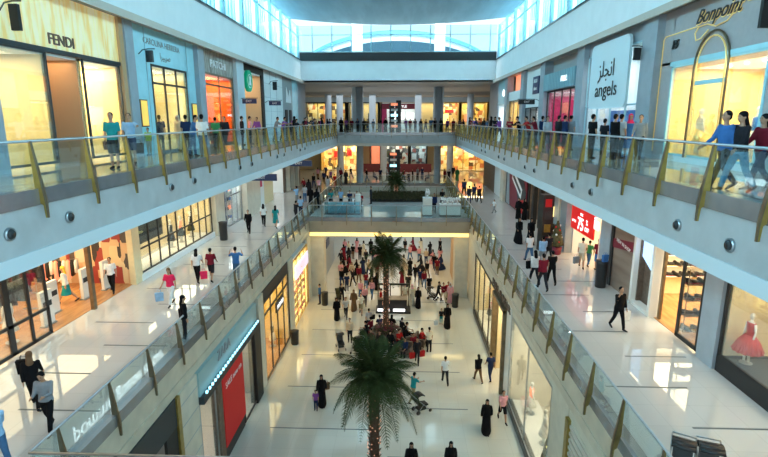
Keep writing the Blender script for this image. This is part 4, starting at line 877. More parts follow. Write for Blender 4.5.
glazing('R', x, 17.8, 25.2, .35, 5.2, 1, [], 'steel', w=.03, gl='shopglass')
for k, (yy, t_, b_) in enumerate(((19.4, 'display', 'pinkwall'), (21.3, 'display', 'display'), (23.8, 'glowr', 'display'))): mannequin((x + .9, yy, .36), R(-90), t_, b_, 'mannequin in the near right ground floor glass, %s from the near end' % ORD[k], 'mannequins in the near right ground window')
o = empty('ornament_tree', (x + .35, 18.5, .36), 0, 'small dark tree with silver and gold baubles behind the right glass', 'tree')
MB().lathe([(.25, 0), (.2, .5), (.05, .5)], n=14).build('pot', 'dark', o, True); MB().lathe([(.05, .5), (.42, .7), (.38, 1.3), (.25, 2.0), (.05, 2.7)], n=16).build('foliage', 'leaf2', o, True)
for k in range(20):
    a = k * 2.4; h = .8 + k * .09; rr_ = .42 * (1 - (h - .7) / 2.4); MB().ball((math.cos(a) * rr_, math.sin(a) * rr_, h), .075, nu=8, nv=6).build('bauble', 'display' if k % 2 else 'glowy', o, True)
wallbox('R', x, 15.9, 17.8, 0, zt, 'pillar_w', .4, 'wall_pillar', .02)
wallbox('R', x, 15.6, 15.9, 0, 5.2, 'gold', .3, 'trim_6', .12)
sh = empty('roller_shutter', (x, 12.3, 0), 0, 'pale ribbed roller shutter with gold frame at bottom right', 'shutter'); MB().box(-.02, .08, -3.2, 3.3, 0, 5.2).build('curtain', 'pillar_w', sh)
for k in range(20): MB().box(-.06, -.02, -3.2, 3.3, .1 + .255 * k, .22 + .255 * k).build('slat', 'soffit', sh)
wallbox('R', x, 9, 15.9, 5.2, zt, 'pillar_w')
struct('wall_left_outer', MB().box(-16, -15.8, YN, YF, 0, 5.9), 'greywall'); struct('wall_right_outer', MB().box(14, 14.2, YN, YF, 0, 5.9), 'greywall')
# ------------------------------------------------------------------ people
PROTO = {}
def remesh(mb, vox, dec=None, name='m', smooth=True):
    me = mb.mesh(name); o = bpy.data.objects.new('tmp', me); COL.objects.link(o)
    md = o.modifiers.new('r', 'REMESH'); md.mode = 'VOXEL'; md.voxel_size = vox; md.adaptivity = 0
    sm = o.modifiers.new('s', 'SMOOTH'); sm.iterations = 3; sm.factor = .5
    if dec: d_ = o.modifiers.new('d', 'DECIMATE'); d_.ratio = dec
    bpy.context.view_layer.update()
    r = bpy.data.meshes.new_from_object(o.evaluated_get(bpy.context.evaluated_depsgraph_get())); bpy.data.objects.remove(o)
    r.name = name
    for p in r.polygons: p.use_smooth = smooth
    return r
def rotx(a): return Matrix.Rotation(a, 3, 'X')
# pose: lean, (hipL, kneeL, hipR, kneeR), arms ((flex, abduct, elbow) L, R), nod ; degrees, forward positive
POSES = {
 'stand': (0, (2, 2, -2, 2), ((4, 9, 12), (0, 9, 14)), 4),
 'walk': (4, (26, 8, -18, 22), ((-20, 8, 22), (24, 8, 28)), 2),
 'stride': (3, (-16, 20, 22, 6), ((20, 8, 20), (-22, 10, 15)), 6),
 'rail': (16, (4, 2, -6, 10), ((52, 12, 50), (52, 12, 50)), 10),
 'phone': (2, (20, 6, -14, 18), ((5, 10, 15), (35, 20, 140)), 2),
 'point': (0, (2, 2, -4, 3), ((70, 30, 15), (5, 10, 25)), 0),
 'hands': (0, (2, 2, -4, 3), ((40, 40, 135), (40, 40, 135)), 0),
 'push': (7, (24, 8, -16, 20), ((42, 6, 40), (42, 6, 40)), 6),
 'look': (2, (18, 6, -14, 16), ((22, 6, 75), (22, 6, 75)), 20),
 'sit': (4, (84, 84, 80, 78), ((28, 8, 50), (24, 8, 60)), 10),
}
def joints(pose):
    lean, (hl, kl, hr, kr), arms, nod = POSES[pose]
    J = {}
    hip = Vector((0, 0, 0)); L = R(lean)
    up = rotx(-L) @ Vector((0, 0, 1)); fw = rotx(-L) @ Vector((0, 1, 0))
    J['hip'] = hip; J['waist'] = hip + up * .14; J['chest'] = hip + up * .34; J['sh'] = hip + up * .49; J['neck'] = hip + up * .55
    hu = rotx(-R(lean * .3 + nod)) @ Vector((0, 0, 1)); J['head'] = J['neck'] + hu * .145; J['hu'] = hu
    for s, (hf, kf), nm in ((-1, (hl, kl), 'L'), (1, (hr, kr), 'R')):
        h0 = hip + Vector((s * .085, 0, -.04)); d1 = Vector((s * .03, math.sin(R(hf)), -math.cos(R(hf)))).normalized(); k = h0 + d1 * .43
        d2 = Vector((0, math.sin(R(hf - kf)), -math.cos(R(hf - kf)))); a = k + d2 * .42
        J['h' + nm] = h0; J['k' + nm] = k; J['a' + nm] = a
        # toe: flat on the ground for the forward foot, heel raised behind
        ta = R(max(-70, min(0, (hf - kf) * 1.0 + 8))) if hf - kf < -10 else 0
        J['t' + nm] = a + Vector((s * .02, .17 * math.cos(ta), .17 * math.sin(ta) - .045))
    for s, (sf, ab, el), nm in ((-1, arms[0], 'L'), (1, arms[1], 'R')):
        s0 = J['sh'] + Vector((s * .175, 0, -.02)); d1 = Vector((s * math.sin(R(ab)), math.sin(R(sf)) * math.cos(R(ab)), -math.cos(R(sf)) * math.cos(R(ab)))).normalized(); e = s0 + d1 * .28
        a2 = sf + el; inn = -s * .25 if el > 40 else s * .02
        d2 = Vector((inn, math.sin(R(a2)), -math.cos(R(a2)))).normalized(); w = e + d2 * .25
        J['s' + nm] = s0; J['e' + nm] = e; J['w' + nm] = w; J['d' + nm] = d2
    low = min(J['tL'].z - .02, J['tR'].z - .02, J['aL'].z - .07, J['aR'].z - .07)
    dz = Vector((0, 0, -low))
    if pose == 'sit': dz = Vector((0, 0, .50))
    for k in J:
        if k not in ('hu', 'dL', 'dR'): J[k] = J[k] + dz
    return J
def m_body(pose):
    J = joints(pose); b = MB()
    b.tube([J['hip'] - Vector((0, 0, .08)), J['hip'], J['waist'], J['chest'], J['sh'] - J['hu'] * .03, J['sh'] + J['hu'] * .02], [(.12, .09), (.155, .105), (.13, .09), (.16, .10), (.165, .085), (.09, .06)], 14, (1, 0, 0))
    b.tube([J['sh'] - J['hu'] * .04, J['neck'], J['head'] - J['hu'] * .02], [.07, .052, .05], 10)
    h = J['head']; f = Vector((0, 1, 0)) - J['hu'] * J['hu'].y; f.normalize()
    b.ball(h + J['hu'] * .03, .076, .095, .105, 14, 10); b.ball(h + f * .025 - J['hu'] * .045, .052, .065, .06, 10, 8)
    b.tube([h + f * .085 + J['hu'] * .02, h + f * .118 - J['hu'] * .015, h + f * .09 - J['hu'] * .03], [.012, .017, .014], 6)
    for s in (-1, 1): b.ball(h + Vector((s * .078, 0, 0)), .012, .02, .03, 6, 5)
    for nm, s in (('L', -1), ('R', 1)):
        b.ball(J['s' + nm], .058, nu=10, nv=8)
        b.tube([J['s' + nm], J['s' + nm].lerp(J['e' + nm], .5), J['e' + nm], J['e' + nm].lerp(J['w' + nm], .35), J['w' + nm]], [.052, .045, .036, .038, .025], 10)
        w = J['w' + nm]; d = J['d' + nm]; side = Vector((0, 1, 0)) if abs(d.y) < .8 else Vector((0, 0, 1))
        side = (side - d * side.dot(d)).normalized(); nrm = d.cross(side)
        b.tube([w, w + d * .05, w + d * .09], [(.026, .018), (.040, .016), (.036, .015)], 8, side)
        for q, (o_, ln) in enumerate(((-.028, .07), (-.009, .082), (.010, .078), (.028, .062))):
            p0 = w + d * .085 + side * o_; p1 = p0 + d * ln * .5 + nrm * .006 * s; p2 = p0 + d * ln * .9 + nrm * .022 * s
            b.tube([p0, p1, p2], [.0095, .009, .0075], 5)
        b.tube([w + d * .03 + side * .025, w + d * .06 + side * .052, w + d * .095 + side * .055], [.011, .010, .008], 5)
        h0, k, a = J['h' + nm], J['k' + nm], J['a' + nm]
        b.tube([h0 + Vector((0, 0, .02)), h0.lerp(k, .4), k, k.lerp(a, .3), a], [.088, .076, .055, .058, .036], 10)
        b.tube([a - (J['t' + nm] - a) * .35 + Vector((0, 0, -.03)), a + Vector((0, 0, -.04)), J['t' + nm]], [(.03, .03), (.038, .034), (.042, .02)], 8, (1, 0, 0))
    return remesh(b, .0115, .35, 'body')
def m_top(pose, kind):
    J = joints(pose); b = MB(); g = 1.13 if kind != 'jacket' else 1.25
    up = (J['waist'] - J['hip']).normalized()
    lo = J['hip'] - up * (.04 if kind != 'jacket' else .12)
    b.tube([lo, J['hip'], J['waist'], J['chest'], J['sh'] - up * .03, J['sh'] + up * .025], [(.172 * g, .12 * g), (.165 * g, .115 * g), (.145 * g, .105 * g), (.168 * g, .112 * g), (.172 * g, .098 * g), (.085, .07)], 16, (1, 0, 0))
    for nm in 'LR':
        s0, e, w = J['s' + nm], J['e' + nm], J['w' + nm]; b.ball(s0, .070, nu=10, nv=8)
        if kind == 'short': b.tube([s0, s0.lerp(e, .5), s0.lerp(e, .85)], [.064, .064, .062], 10)
        else: b.tube([s0, s0.lerp(e, .5), e, e.lerp(w, .5), e.lerp(w, .96)], [.064, .058, .052, .045, .038], 10)
    return remesh(b, .02, .5, kind)
def m_bottom(pose, kind):
    J = joints(pose); b = MB(); up = (J['waist'] - J['hip']).normalized()
    b.tube([J['hip'] - Vector((0, 0, .10)), J['hip'], J['hip'] + up * .07], [(.15, .115), (.172, .118), (.150, .105)], 14, (1, 0, 0))
    if kind == 'skirt':
        c = (J['kL'] + J['kR']) / 2; b.tube([J['hip'] + up * .06, J['hip'] - Vector((0, 0, .1)), c - Vector((0, 0, .08))], [(.15, .11), (.19, .15), (.24, .22)], 16, (1, 0, 0))
        if pose == 'sit': b.tube([J['hip'], c], [(.18, .12), (.2, .1)], 12, (1, 0, 0))
    else:
        for nm in 'LR':
            h0, k, a = J['h' + nm], J['k' + nm], J['a' + nm]
            if kind == 'shorts': b.tube([h0 + Vector((0, 0, .04)), h0.lerp(k, .5), h0.lerp(k, 1.0)], [.105, .098, .088], 10)
            else: b.tube([h0 + Vector((0, 0, .04)), h0.lerp(k, .5), k, k.lerp(a, .5), a - (a - k) * .02], [.102, .09, .072, .066, .056], 10)
    return remesh(b, .018, .5, kind)
def m_shoes(pose):
    J = joints(pose); b = MB()
    for nm in 'LR':
        a = J['a' + nm]; t = J['t' + nm]; d = (t - a)
        b.tube([a - d * .38 + Vector((0, 0, -.035)), a + Vector((0, 0, -.035)), a + d * .6 + Vector((0, 0, -.012)), t + d * .15], [(.034, .034), (.045, .042), (.05, .03), (.036, .022)], 10, (1, 0, 0))
        b.tube([a + Vector((0, 0, .02)), a - Vector((0, 0, .04))], .044, 8)
    return remesh(b, .016, .6, 'shoes')
def m_robe(pose):
    J = joints(pose); b = MB(); c = (J['aL'] + J['aR']) / 2; up = (J['waist'] - J['hip']).normalized()
    wy = abs(J['aL'].y - J['aR'].y) / 2 + .13
    if pose == 'sit':
        b.tube([J['hip'] - Vector((0, .05, .02)), J['waist'], J['chest'], J['sh'] - up * .02, J['sh'] + up * .04], [(.22, .16), (.19, .14), (.2, .14), (.2, .12), (.1, .08)], 16, (1, 0, 0))
        k = (J['kL'] + J['kR']) / 2; b.tube([J['hip'], k], [(.22, .13), (.22, .11)], 14, (1, 0, 0)); b.tube([k, c - Vector((0, 0, .02))], [(.22, .12), (.24, .13)], 14, (1, 0, 0))
    else:
        kk = (J['kL'] + J['kR']) / 2
        b.tube([Vector((0, c.y, .03)), Vector((0, (c.y + kk.y) / 2, .25)), kk, J['hip'] - Vector((0, 0, .1)), J['waist'], J['chest'], J['sh'] - up * .02, J['sh'] + up * .04], [(.25, wy + .03), (.235, wy), (.22, wy * .75 + .04), (.2, .16), (.18, .13), (.2, .135), (.195, .115), (.1, .08)], 18, (1, 0, 0))
    for nm in 'LR':
        s0, e, w = J['s' + nm], J['e' + nm], J['w' + nm]; b.ball(s0, .075, nu=10, nv=8); b.tube([s0, e, e.lerp(w, .95)], [.075, .085, .085], 10)
    return remesh(b, .022, .5, 'robe')
def m_hair(pose, kind):
    J = joints(pose); b = MB(); h = J['head']; hu = J['hu']; f = (Vector((0, 1, 0)) - hu * hu.y).normalized()
    if kind == 'bald': return None
    if kind == 'short':
        b.ball(h + hu * .052 - f * .018, .086, .096, .092, 14, 10); b.ball(h + hu * .0 - f * .045, .076, .06, .08, 12, 8)
    elif kind == 'long':
        b.ball(h + hu * .052 - f * .016, .090, .102, .096, 14, 10); b.tube([h + hu * .05 - f * .04, h - f * .06 - hu * .08, h - f * .085 - hu * .2, h - f * .08 - hu * .32], [(.08, .06), (.088, .055), (.10, .045), (.06, .025)], 12, (1, 0, 0))
    elif kind == 'scarf':
        b.ball(h + hu * .04 - f * .014, .095, .108, .118, 14, 10); b.tube([h - f * .02 - hu * .02, h - f * .015 - hu * .12, h - f * .01 - hu * .19, h - hu * .25], [(.088, .09), (.09, .09), (.15, .115), (.20, .13)], 14, (1, 0, 0))
    me = remesh(b, .013, .5, kind)
    if kind in ('scarf',):   # open the face
        bm = bmesh.new(); bm.from_mesh(me); fc = h + f * .1 - hu * .0
        dele = [v for v in bm.verts if ((v.co - fc).dot(f) > -.055 and abs(v.co.x) < .055 and -.07 < (v.co - fc).dot(hu) < .085)]
        bmesh.ops.delete(bm, geom=dele, context='VERTS'); bm.to_mesh(me); bm.free()
    return me
def m_face(pose):
    J = joints(pose); b = MB(); h = J['head']; hu = J['hu']; f = (Vector((0, 1, 0)) - hu * hu.y).normalized()
    for s in (-1, 1): b.ball(h + f * .088 + hu * .03 + Vector((s * .031, 0, 0)), .013, .008, .008, 8, 6); b.ball(h + f * .086 + hu * .05 + Vector((s * .031, 0, 0)), .02, .008, .005, 8, 4)
    b.ball(h + f * .088 - hu * .062, .024, .008, .007, 8, 5)
    return b.mesh('face')
def pm(key, fn, *a):
    if key not in PROTO: PROTO[key] = fn(*a)
    return PROTO[key]
PCOL = {}
def cm(c):
    if isinstance(c, str): return M[c]
    k = 'cloth_%d_%d_%d' % tuple(int(v * 100) for v in c)
    return mat(k, c, .85, noise=.12, nscale=8, spec=.12)
C = dict(white=(.78, .80, .82), black=(.008, .008, .010), dark=(.022, .022, .028), navy=(.02, .035, .10), blue=(.05, .16, .42), sky=(.30, .50, .75), teal=(.02, .28, .30), green=(.05, .25, .10), lime=(.55, .65, .08), red=(.42, .02, .02), maroon=(.20, .015, .03), pink=(.80, .03, .12), rose=(.75, .35, .38), beige=(.62, .50, .36), cream=(.80, .74, .60), grey=(.25, .27, .30), lgrey=(.45, .47, .50), brown=(.16, .09, .05), purple=(.25, .08, .35), orange=(.55, .2, .06), denim=(.06, .14, .27), ldenim=(.14, .32, .45), khaki=(.35, .30, .18), yellow=(.8, .6, .08))
def person(x, y, z, pose, head, outfit, tc_, bc, label, group=None, sc=1.0, hairc='black', skin='skin', shoe='dark', cat='person'):
    """outfit = 'short|long|jacket|robe + trousers|shorts|skirt + short|long|scarf'"""
    top, bot, hair = outfit.split('+')
    r = empty('person', (x, y, z), R(head), label, cat, group); r.scale = (sc,) * 3
    def add(nm, me, m):
        if me is None: return
        if not me.materials: me.materials.append(None)
        o = bpy.data.objects.new(nm, me); COL.objects.link(o); o.parent = r
        o.material_slots[0].link = 'OBJECT'; o.material_slots[0].material = m
    add('body', pm(('b', pose), m_body, pose), M[skin])
    if y < 34: add('face_features', pm(('f', pose), m_face, pose), M['bark'])
    if top == 'robe': add('robe', pm(('r', pose), m_robe, pose), cm(C[tc_]))
    else:
        add({'short': 't_shirt', 'long': 'long_sleeved_top', 'jacket': 'jacket'}[top], pm(('t', pose, top), m_top, pose, top), cm(C[tc_]))
        add(bot, pm(('p', pose, bot), m_bottom, pose, bot), cm(C[bc]))
    add('shoes', pm(('s', pose), m_shoes, pose), cm(C[shoe]))
    if hair != 'bald': add('headscarf' if hair == 'scarf' else 'hair', pm(('h', pose, hair), m_hair, pose, hair), cm(C[hairc]))
    return r
# pixel of the feet -> place on a floor (only used to read positions off the plan)
TH = R(90 - 77.874); PS = R(2.107); F_ = 505.0
def ground(px, py, z):
    fw = Vector((-math.sin(PS) * math.cos(TH), math.cos(PS) * math.cos(TH), -math.sin(TH))); rt = Vector((math.cos(PS), math.sin(PS), 0)); up = rt.cross(fw)
    d = fw + rt * ((px - 384) / F_) - up * ((py - 228.5) / F_); t = (z - 15.2) / d.z
    return d.x * t, d.y * t
T = 'short+trousers+short'; LS = 'long+trousers+short'; W = 'long+trousers+long'; AB = 'robe+trousers+scarf'
PEOPLE = [
# ---- top floor left walk
(116, 168.5, 'c', 'stand', 190, 'short+shorts+short', 'teal', 'dark', 'man in teal polo shirt and dark shorts by the second golden window', {}),
(133, 164, 'c', 'point', 200, 'short+shorts+short', 'sky', 'navy', 'bearded man in pale blue and white shirt raising one arm by the rail', {}),
(150, 155, 'c', 'stand', 180, T, 'lime', 'khaki', 'small child in yellow green shirt outside the pale blue front', {'sc': .68}),
(162, 152, 'c', 'stand', 20, T, 'navy', 'denim', 'man in dark blue shirt seen from behind before the gold curtains', {}),
(180, 151, 'c', 'stand', 150, W, 'beige', 'beige', 'woman in long beige clothes outside the pale blue front', {'hairc': 'beige'}),
(188, 153, 'c', 'stand', 10, T, 'navy', 'dark', 'man in dark navy top just right of the beige dressed woman', {}),
(194, 156, 'c', 'rail', -90, T, 'blue', 'denim', 'man in blue shirt standing at the left top railing', {}),
(207, 157, 'c', 'stand', 10, T, 'white', 'denim', 'man in white t-shirt and jeans facing the orange shop', {}),
(217, 150, 'c', 'stand', 0, T, 'green', 'dark', 'person in dark green looking into the orange shop', {'sc': .95}),
(226, 148, 'c', 'walk', 180, LS, 'dark', 'dark', 'dark dressed person outside the right half of orange shop', {}),
(243, 145, 'c', 'stand', -60, LS, 'dark', 'dark', 'dark dressed person left of the pink patterned shirt by coffee shop', {}),
(251, 144, 'c', 'stand', -70, T, 'rose', 'dark', 'person in pink patterned shirt before the coffee shop window', {}),
(258, 142, 'c', 'walk', 170, LS, 'purple', 'dark', 'person in purple dark top right of the pink patterned shirt', {}),
(276, 142, 'c', 'rail', -90, T, 'grey', 'denim', 'man in grey blue shirt leaning before the white tiled wall', {}),
(283, 141, 'c', 'rail', -90, T, 'purple', 'dark', 'person in purple shirt leaning before the white tiled wall', {}),
# ---- top floor right walk
(719, 190, 'c', 'walk', 95, LS, 'blue', 'dark', 'man in blue top with backpack walking before the boutique', {}),
(734, 192, 'c', 'stride', 95, 'long+trousers+long', 'dark', 'ldenim', 'woman in dark top and light jeans walking before the boutique', {'sc': .98}),
(756, 190, 'c', 'walk', 95, 'long+trousers+long', 'maroon', 'navy', 'woman in dark maroon top and dark jeans at the right', {'sc': .96}),
(775, 186, 'c', 'stand', 90, LS, 'red', 'green', 'person in red and green cut off by the right picture edge', {}),
(590, 158, 'c', 'stand', -70, T, 'black', 'dark', 'man in black shirt seen from behind left of the blue panel', {}),
(602, 157, 'c', 'stand', -60, T, 'dark', 'dark', 'shorter dark person with reddish arms before the blue panel', {'sc': .9}),
(612, 159, 'c', 'stand', -70, LS, 'black', 'dark', 'man in black jacket under the white lettered board, left of a pair', {}),
(618, 158, 'c', 'stand', -60, T, 'lgrey', 'dark', 'man in light grey shirt under the white lettered board', {}),
(627, 158, 'c', 'stand', 170, 'long+skirt+scarf', 'blue', 'blue', 'woman with magenta headscarf and blue dress by the glass', {'hairc': 'pink'}),
(637, 160, 'c', 'walk', 150, LS, 'grey', 'dark', 'man in grey top close to the pillar right of the white board', {}),
(557, 149, 'c', 'stand', -60, LS, 'dark', 'dark', 'leftmost of three dark people before the pink shop window', {}),
(563, 150, 'c', 'stand', -80, LS, 'navy', 'dark', 'middle of three dark people before the pink shop window', {}),
(569, 150, 'c', 'stand', -50, T, 'grey', 'dark', 'grey topped person right of two dark ones by pink shop', {}),
(541, 147, 'c', 'stand', -60, LS, 'navy', 'dark', 'navy dressed person beside white front with the black sign', {}),
(546, 148, 'c', 'walk', 170, LS, 'lgrey', 'dark', 'light grey topped person before the white front, beside the navy one', {}),
(519, 146, 'c', 'rail', 90, LS, 'black', 'dark', 'black haired person in black at right top railing far back', {}),
(528, 147, 'c', 'rail', 90, T, 'red', 'dark', 'person in bright red top at the right top railing', {}),
(535, 147, 'c', 'rail', 90, T, 'maroon', 'dark', 'person in dark red top beside the red one at right railing', {}),
# ---- middle floor left
(113, 292, 'b', 'walk', 200, T, 'white', 'black', 'man in white shirt and black trousers leaving the open clothes shop', {}),
(68, 303, 'b', 'walk', 110, 'long+skirt+long', 'white', 'teal', 'blonde woman in white top and teal skirt inside clothes shop', {'hairc': 'yellow'}),
(172, 305, 'b', 'walk', 175, 'short+trousers+long', 'pink', 'white', 'woman in bright pink top and white trousers on left middle walk', {'hairc': 'brown'}),
(186, 340, 'b', 'stand', -60, 'long+trousers+long', 'black', 'dark', 'woman with long dark hair standing by the left middle railing', {}),
(198, 282, 'b', 'walk', 10, 'short+trousers+long', 'white', 'black', 'woman in white top and black trousers with a pink bag', {}),
(212, 281, 'b', 'walk', 5, 'short+shorts+short', 'maroon', 'dark', 'man in maroon t-shirt and dark shorts seen from behind', {}),
(237, 280, 'b', 'hands', 10, T, 'blue', 'denim', 'man in blue shirt with hands at head by left middle railing', {}),
(249, 233, 'b', 'walk', 190, 'jacket+trousers+short', 'black', 'black', 'man in black suit walking on the left middle walk', {}),
(264, 226, 'b', 'walk', 10, 'short+trousers+long', 'white', 'black', 'woman with long black hair, white top and black trousers, far left walk', {}),
(276, 228, 'b', 'walk', 5, 'short+skirt+long', 'teal', 'teal', 'woman in short teal dress seen from behind', {}),
(37, 408, 'b', 'walk', 30, 'long+trousers+long', 'black', 'black', 'woman in black with long brown hair at bottom left', {'hairc': 'brown'}),
(51, 431, 'b', 'look', 190, LS, 'grey', 'black', 'man in grey sweater and black trousers looking down, bottom left', {}),
(2, 470, 'b', 'look', 60, LS, 'sky', 'denim', 'dark haired person in light blue cut by bottom left corner', {}),
(297, 204, 'b', 'point', 60, T, 'sky', 'grey', 'man in pale blue shirt with raised arm at far left walk', {}),
(305, 202, 'b', 'stand', 20, T, 'lgrey', 'denim', 'person in light grey shirt right of the raised arm man', {}),
(301, 216, 'b', 'walk', 10, T, 'sky', 'navy', 'person in pale blue near the railing bend at far left', {}),
(296, 222, 'b', 'push', 330, LS, 'dark', 'dark', 'person in dark clothes bending by the left end of far bridge', {}),
(311, 205, 'b', 'stand', 10, AB, 'black', 'black', 'woman in black abaya left of a pair at the bridge head', {}),
(317, 208, 'b', 'walk', 15, AB, 'black', 'black', 'taller woman in black abaya right of a pair at bridge head', {'sc': 1.05}),
# ---- middle floor right
(617, 329, 'b', 'phone', 195, 'jacket+trousers+short', 'black', 'black', 'man in dark suit on a phone walking on right middle walk', {}),
(581, 268, 'b', 'walk', -20, 'short+shorts+short', 'cream', 'beige', 'man in cream shirt and shorts carrying a grey bag by sale banner', {}),
(588, 266, 'b', 'walk', -40, T, 'green', 'denim', 'boy in dark green top left of the maroon backpack', {'sc': .85}),
(597, 270, 'b', 'stand', -10, 'short+shorts+long', 'maroon', 'blue', 'woman in maroon top and blue shorts before the sale banner', {}),
(604, 262, 'b', 'stand', -30, T, 'rose', 'dark', 'person in pale red top right of the maroon topped woman', {}),
(518, 243, 'b', 'walk', 190, AB, 'black', 'black', 'woman in black abaya walking, left one of the near pair', {}),
(530, 244, 'b', 'walk', 185, AB, 'black', 'black', 'woman in black abaya walking, right one of the near pair', {}),
(518, 219, 'b', 'stand', 150, AB, 'black', 'black', 'woman in wide black abaya before the billboard, left of two', {}),
(524, 220, 'b', 'stand', 200, AB, 'black', 'black', 'woman in wide black abaya before the billboard, right of two', {}),
(494, 213, 'b', 'walk', 120, T, 'white', 'grey', 'small child in white running below the tilted billboard', {'sc': .7}),
(529, 262, 'b', 'walk', 10, T, 'white', 'denim', 'man in white t-shirt and jeans walking away, right middle walk', {}),
(542, 266, 'b', 'walk', 0, LS, 'sky', 'grey', 'person in pale blue shirt right of white t-shirt man', {}),
(548, 262, 'b', 'walk', 5, T, 'dark', 'dark', 'person in dark top right of the pale blue shirt', {}),
(534, 284, 'b', 'walk', 10, W, 'white', 'dark', 'woman in white with dark bag by the right middle railing', {}),
(542, 290, 'b', 'walk', 5, LS, 'maroon', 'dark', 'man in maroon jacket and dark trousers by right middle railing', {'sc': 1.05}),
(551, 284, 'b', 'walk', 0, 'short+trousers+short', 'black', 'black', 'man in black right behind the maroon jacket', {}),
(464, 196, 'b', 'walk', 10, LS, 'navy', 'dark', 'tall navy dressed person right of the far bridge end', {'sc': 1.08}),
(469, 203, 'b', 'walk', 0, LS, 'dark', 'navy', 'leftmost of three dark people walking past the flower counter', {}),
(474, 201, 'b', 'walk', 5, LS, 'navy', 'dark', 'middle of three dark people walking past the flower counter', {}),
(479, 203, 'b', 'walk', 10, LS, 'dark', 'dark', 'rightmost of three dark people walking past the flower counter', {}),
(457, 181, 'b', 'stand', 180, 'robe+trousers+scarf', 'green', 'green', 'woman in dark green robe at the far end of right walk', {'hairc': 'green'}),
(453, 178, 'b', 'stand', 180, LS, 'dark', 'dark', 'dark person left of the green robed woman', {}),
# ---- bridge
(371, 204, 'b', 'stand', 90, LS, 'dark', 'dark', 'man in dark clothes standing at left end of the hedge', {}),
(341, 207, 'b', 'stand', 180, T, 'sky', 'dark', 'man in pale blue shirt behind the glass kiosk', {}),
(350, 209, 'b', 'look', 170, T, 'navy', 'dark', 'person in navy behind the glass kiosk', {}),
(331, 208, 'b', 'look', 200, T, 'teal', 'dark', 'person in teal behind the left end of the glass kiosk', {}),
(434, 213, 'b', 'stand', 180, LS, 'navy', 'dark', 'navy dressed attendant between the two flower counters', {}),
(442, 207, 'b', 'look', 180, LS, 'black', 'dark', 'black dressed attendant behind the wide flower counter', {}),
(361, 206, 'b', 'sit', 180, T, 'red', 'dark', 'seated person in red left of the hedge', {}),
(357, 204, 'b', 'sit', 170, T, 'maroon', 'dark', 'seated person in dark red at the far left of hedge', {}),
# ---- ground floor
(322, 404, 'a', 'walk', 190, AB, 'black', 'black', 'woman in black abaya holding a brown bag beside a child', {}),
(316, 410, 'a', 'stand', 180, T, 'purple', 'navy', 'small child in purple beside the woman in black abaya', {'sc': .66}),
(445, 384, 'a', 'walk', 5, T, 'white', 'dark', 'man in white shirt and dark trousers walking alone, ground floor centre', {}),
(478, 382, 'a', 'walk', 15, 'long+trousers+long', 'black', 'brown', 'woman in black top walking, left of a pair at right', {}),
(490, 380, 'a', 'stride', 10, T, 'navy', 'navy', 'man in navy walking, right of a pair at right', {}),
(486, 431, 'a', 'walk', 170, AB, 'black', 'black', 'woman in black abaya beside the near right shop glass', {}),
(502, 421, 'a', 'walk', 185, 'short+shorts+short', 'rose', 'black', 'man in pink t-shirt and black shorts beside the shop glass', {}),
(413, 402, 'a', 'push', -50, T, 'teal', 'khaki', 'man in teal shirt pushing a dark stroller right of the palm', {}),
(411, 478, 'a', 'walk', 180, AB, 'black', 'black', 'black scarfed head at the bottom picture edge beside the palm', {}),
(450, 477, 'a', 'walk', 180, AB, 'black', 'black', 'black scarfed woman at bottom edge right of the palm', {}),
(429, 352, 'a', 'stand', 20, T, 'cream', 'dark', 'man in cream shirt and dark trousers standing right of the benches', {}),
(417, 363, 'a', 'walk', 175, LS, 'dark', 'dark', 'dark dressed person carrying red bags right of the benches', {}),
(447, 327, 'a', 'walk', 180, AB, 'black', 'black', 'tall woman in black abaya beside a child by right windows', {'sc': 1.05}),
(441, 324, 'a', 'stand', 180, T, 'dark', 'teal', 'small child beside the tall woman by the right windows', {'sc': .7}),
(412, 304, 'a', 'walk', 190, 'robe+trousers+scarf', 'cream', 'cream', 'person in cream robe and pink scarf beside a black abaya', {'hairc': 'rose'}),
(418, 307, 'a', 'walk', 185, AB, 'black', 'black', 'woman in black abaya right of the cream robed person', {}),
(405, 304, 'a', 'stand', 180, T, 'cream', 'beige', 'person in cream and beige by the right side of kiosk', {}),
(429, 294, 'a', 'stand', 190, T, 'black', 'dark', 'man in black standing left of the stroller group', {}),
(438, 301, 'a', 'push', 250, LS, 'dark', 'dark', 'leftmost of the dark group with stroller by right pillar', {}),
(443, 302, 'a', 'walk', 200, LS, 'maroon', 'beige', 'person in maroon top in the group by right pillar', {}),
(448, 301, 'a', 'walk', 180, LS, 'red', 'beige', 'person in red top at right of the pillar group', {}),
(450, 303, 'a', 'stand', 180, 'robe+trousers+scarf', 'rose', 'rose', 'person in pale pink robe beside the black bin, right pillar', {'hairc': 'lgrey'}),
(369, 331, 'a', 'walk', 5, T, 'lgrey', 'dark', 'man in grey blue shirt with shoulder bag left of kiosk', {}),
(337, 319, 'a', 'walk', 185, AB, 'black', 'black', 'woman in black robe with brown bag left of centre crowd', {}),
(346, 318, 'a', 'walk', 180, T, 'lgrey', 'dark', 'man in grey shirt beside the black robed woman', {}),
(350, 342, 'a', 'stand', 180, LS, 'beige', 'dark', 'person in beige top with dark hair before the benches', {}),
(354, 310, 'a', 'walk', 175, AB, 'brown', 'brown', 'woman in dark brown robe in the left centre crowd', {'hairc': 'brown'}),
(361, 314, 'a', 'walk', 180, 'short+shorts+short', 'cream', 'khaki', 'person in cream shirt and khaki shorts, left centre crowd', {}),
(365, 305, 'a', 'walk', 180, LS, 'rose', 'dark', 'person in rose top behind the khaki shorts', {}),
(342, 303, 'a', 'push', 200, LS, 'black', 'dark', 'black dressed person pushing a small teal stroller', {}),
(320, 304, 'a', 'stand', 100, LS, 'blue', 'navy', 'man in blue leaning at the left bridge pillar', {}),
(381, 309, 'a', 'stand', 90, LS, 'red', 'dark', 'person in red at the left side of kiosk behind palm', {}),
]
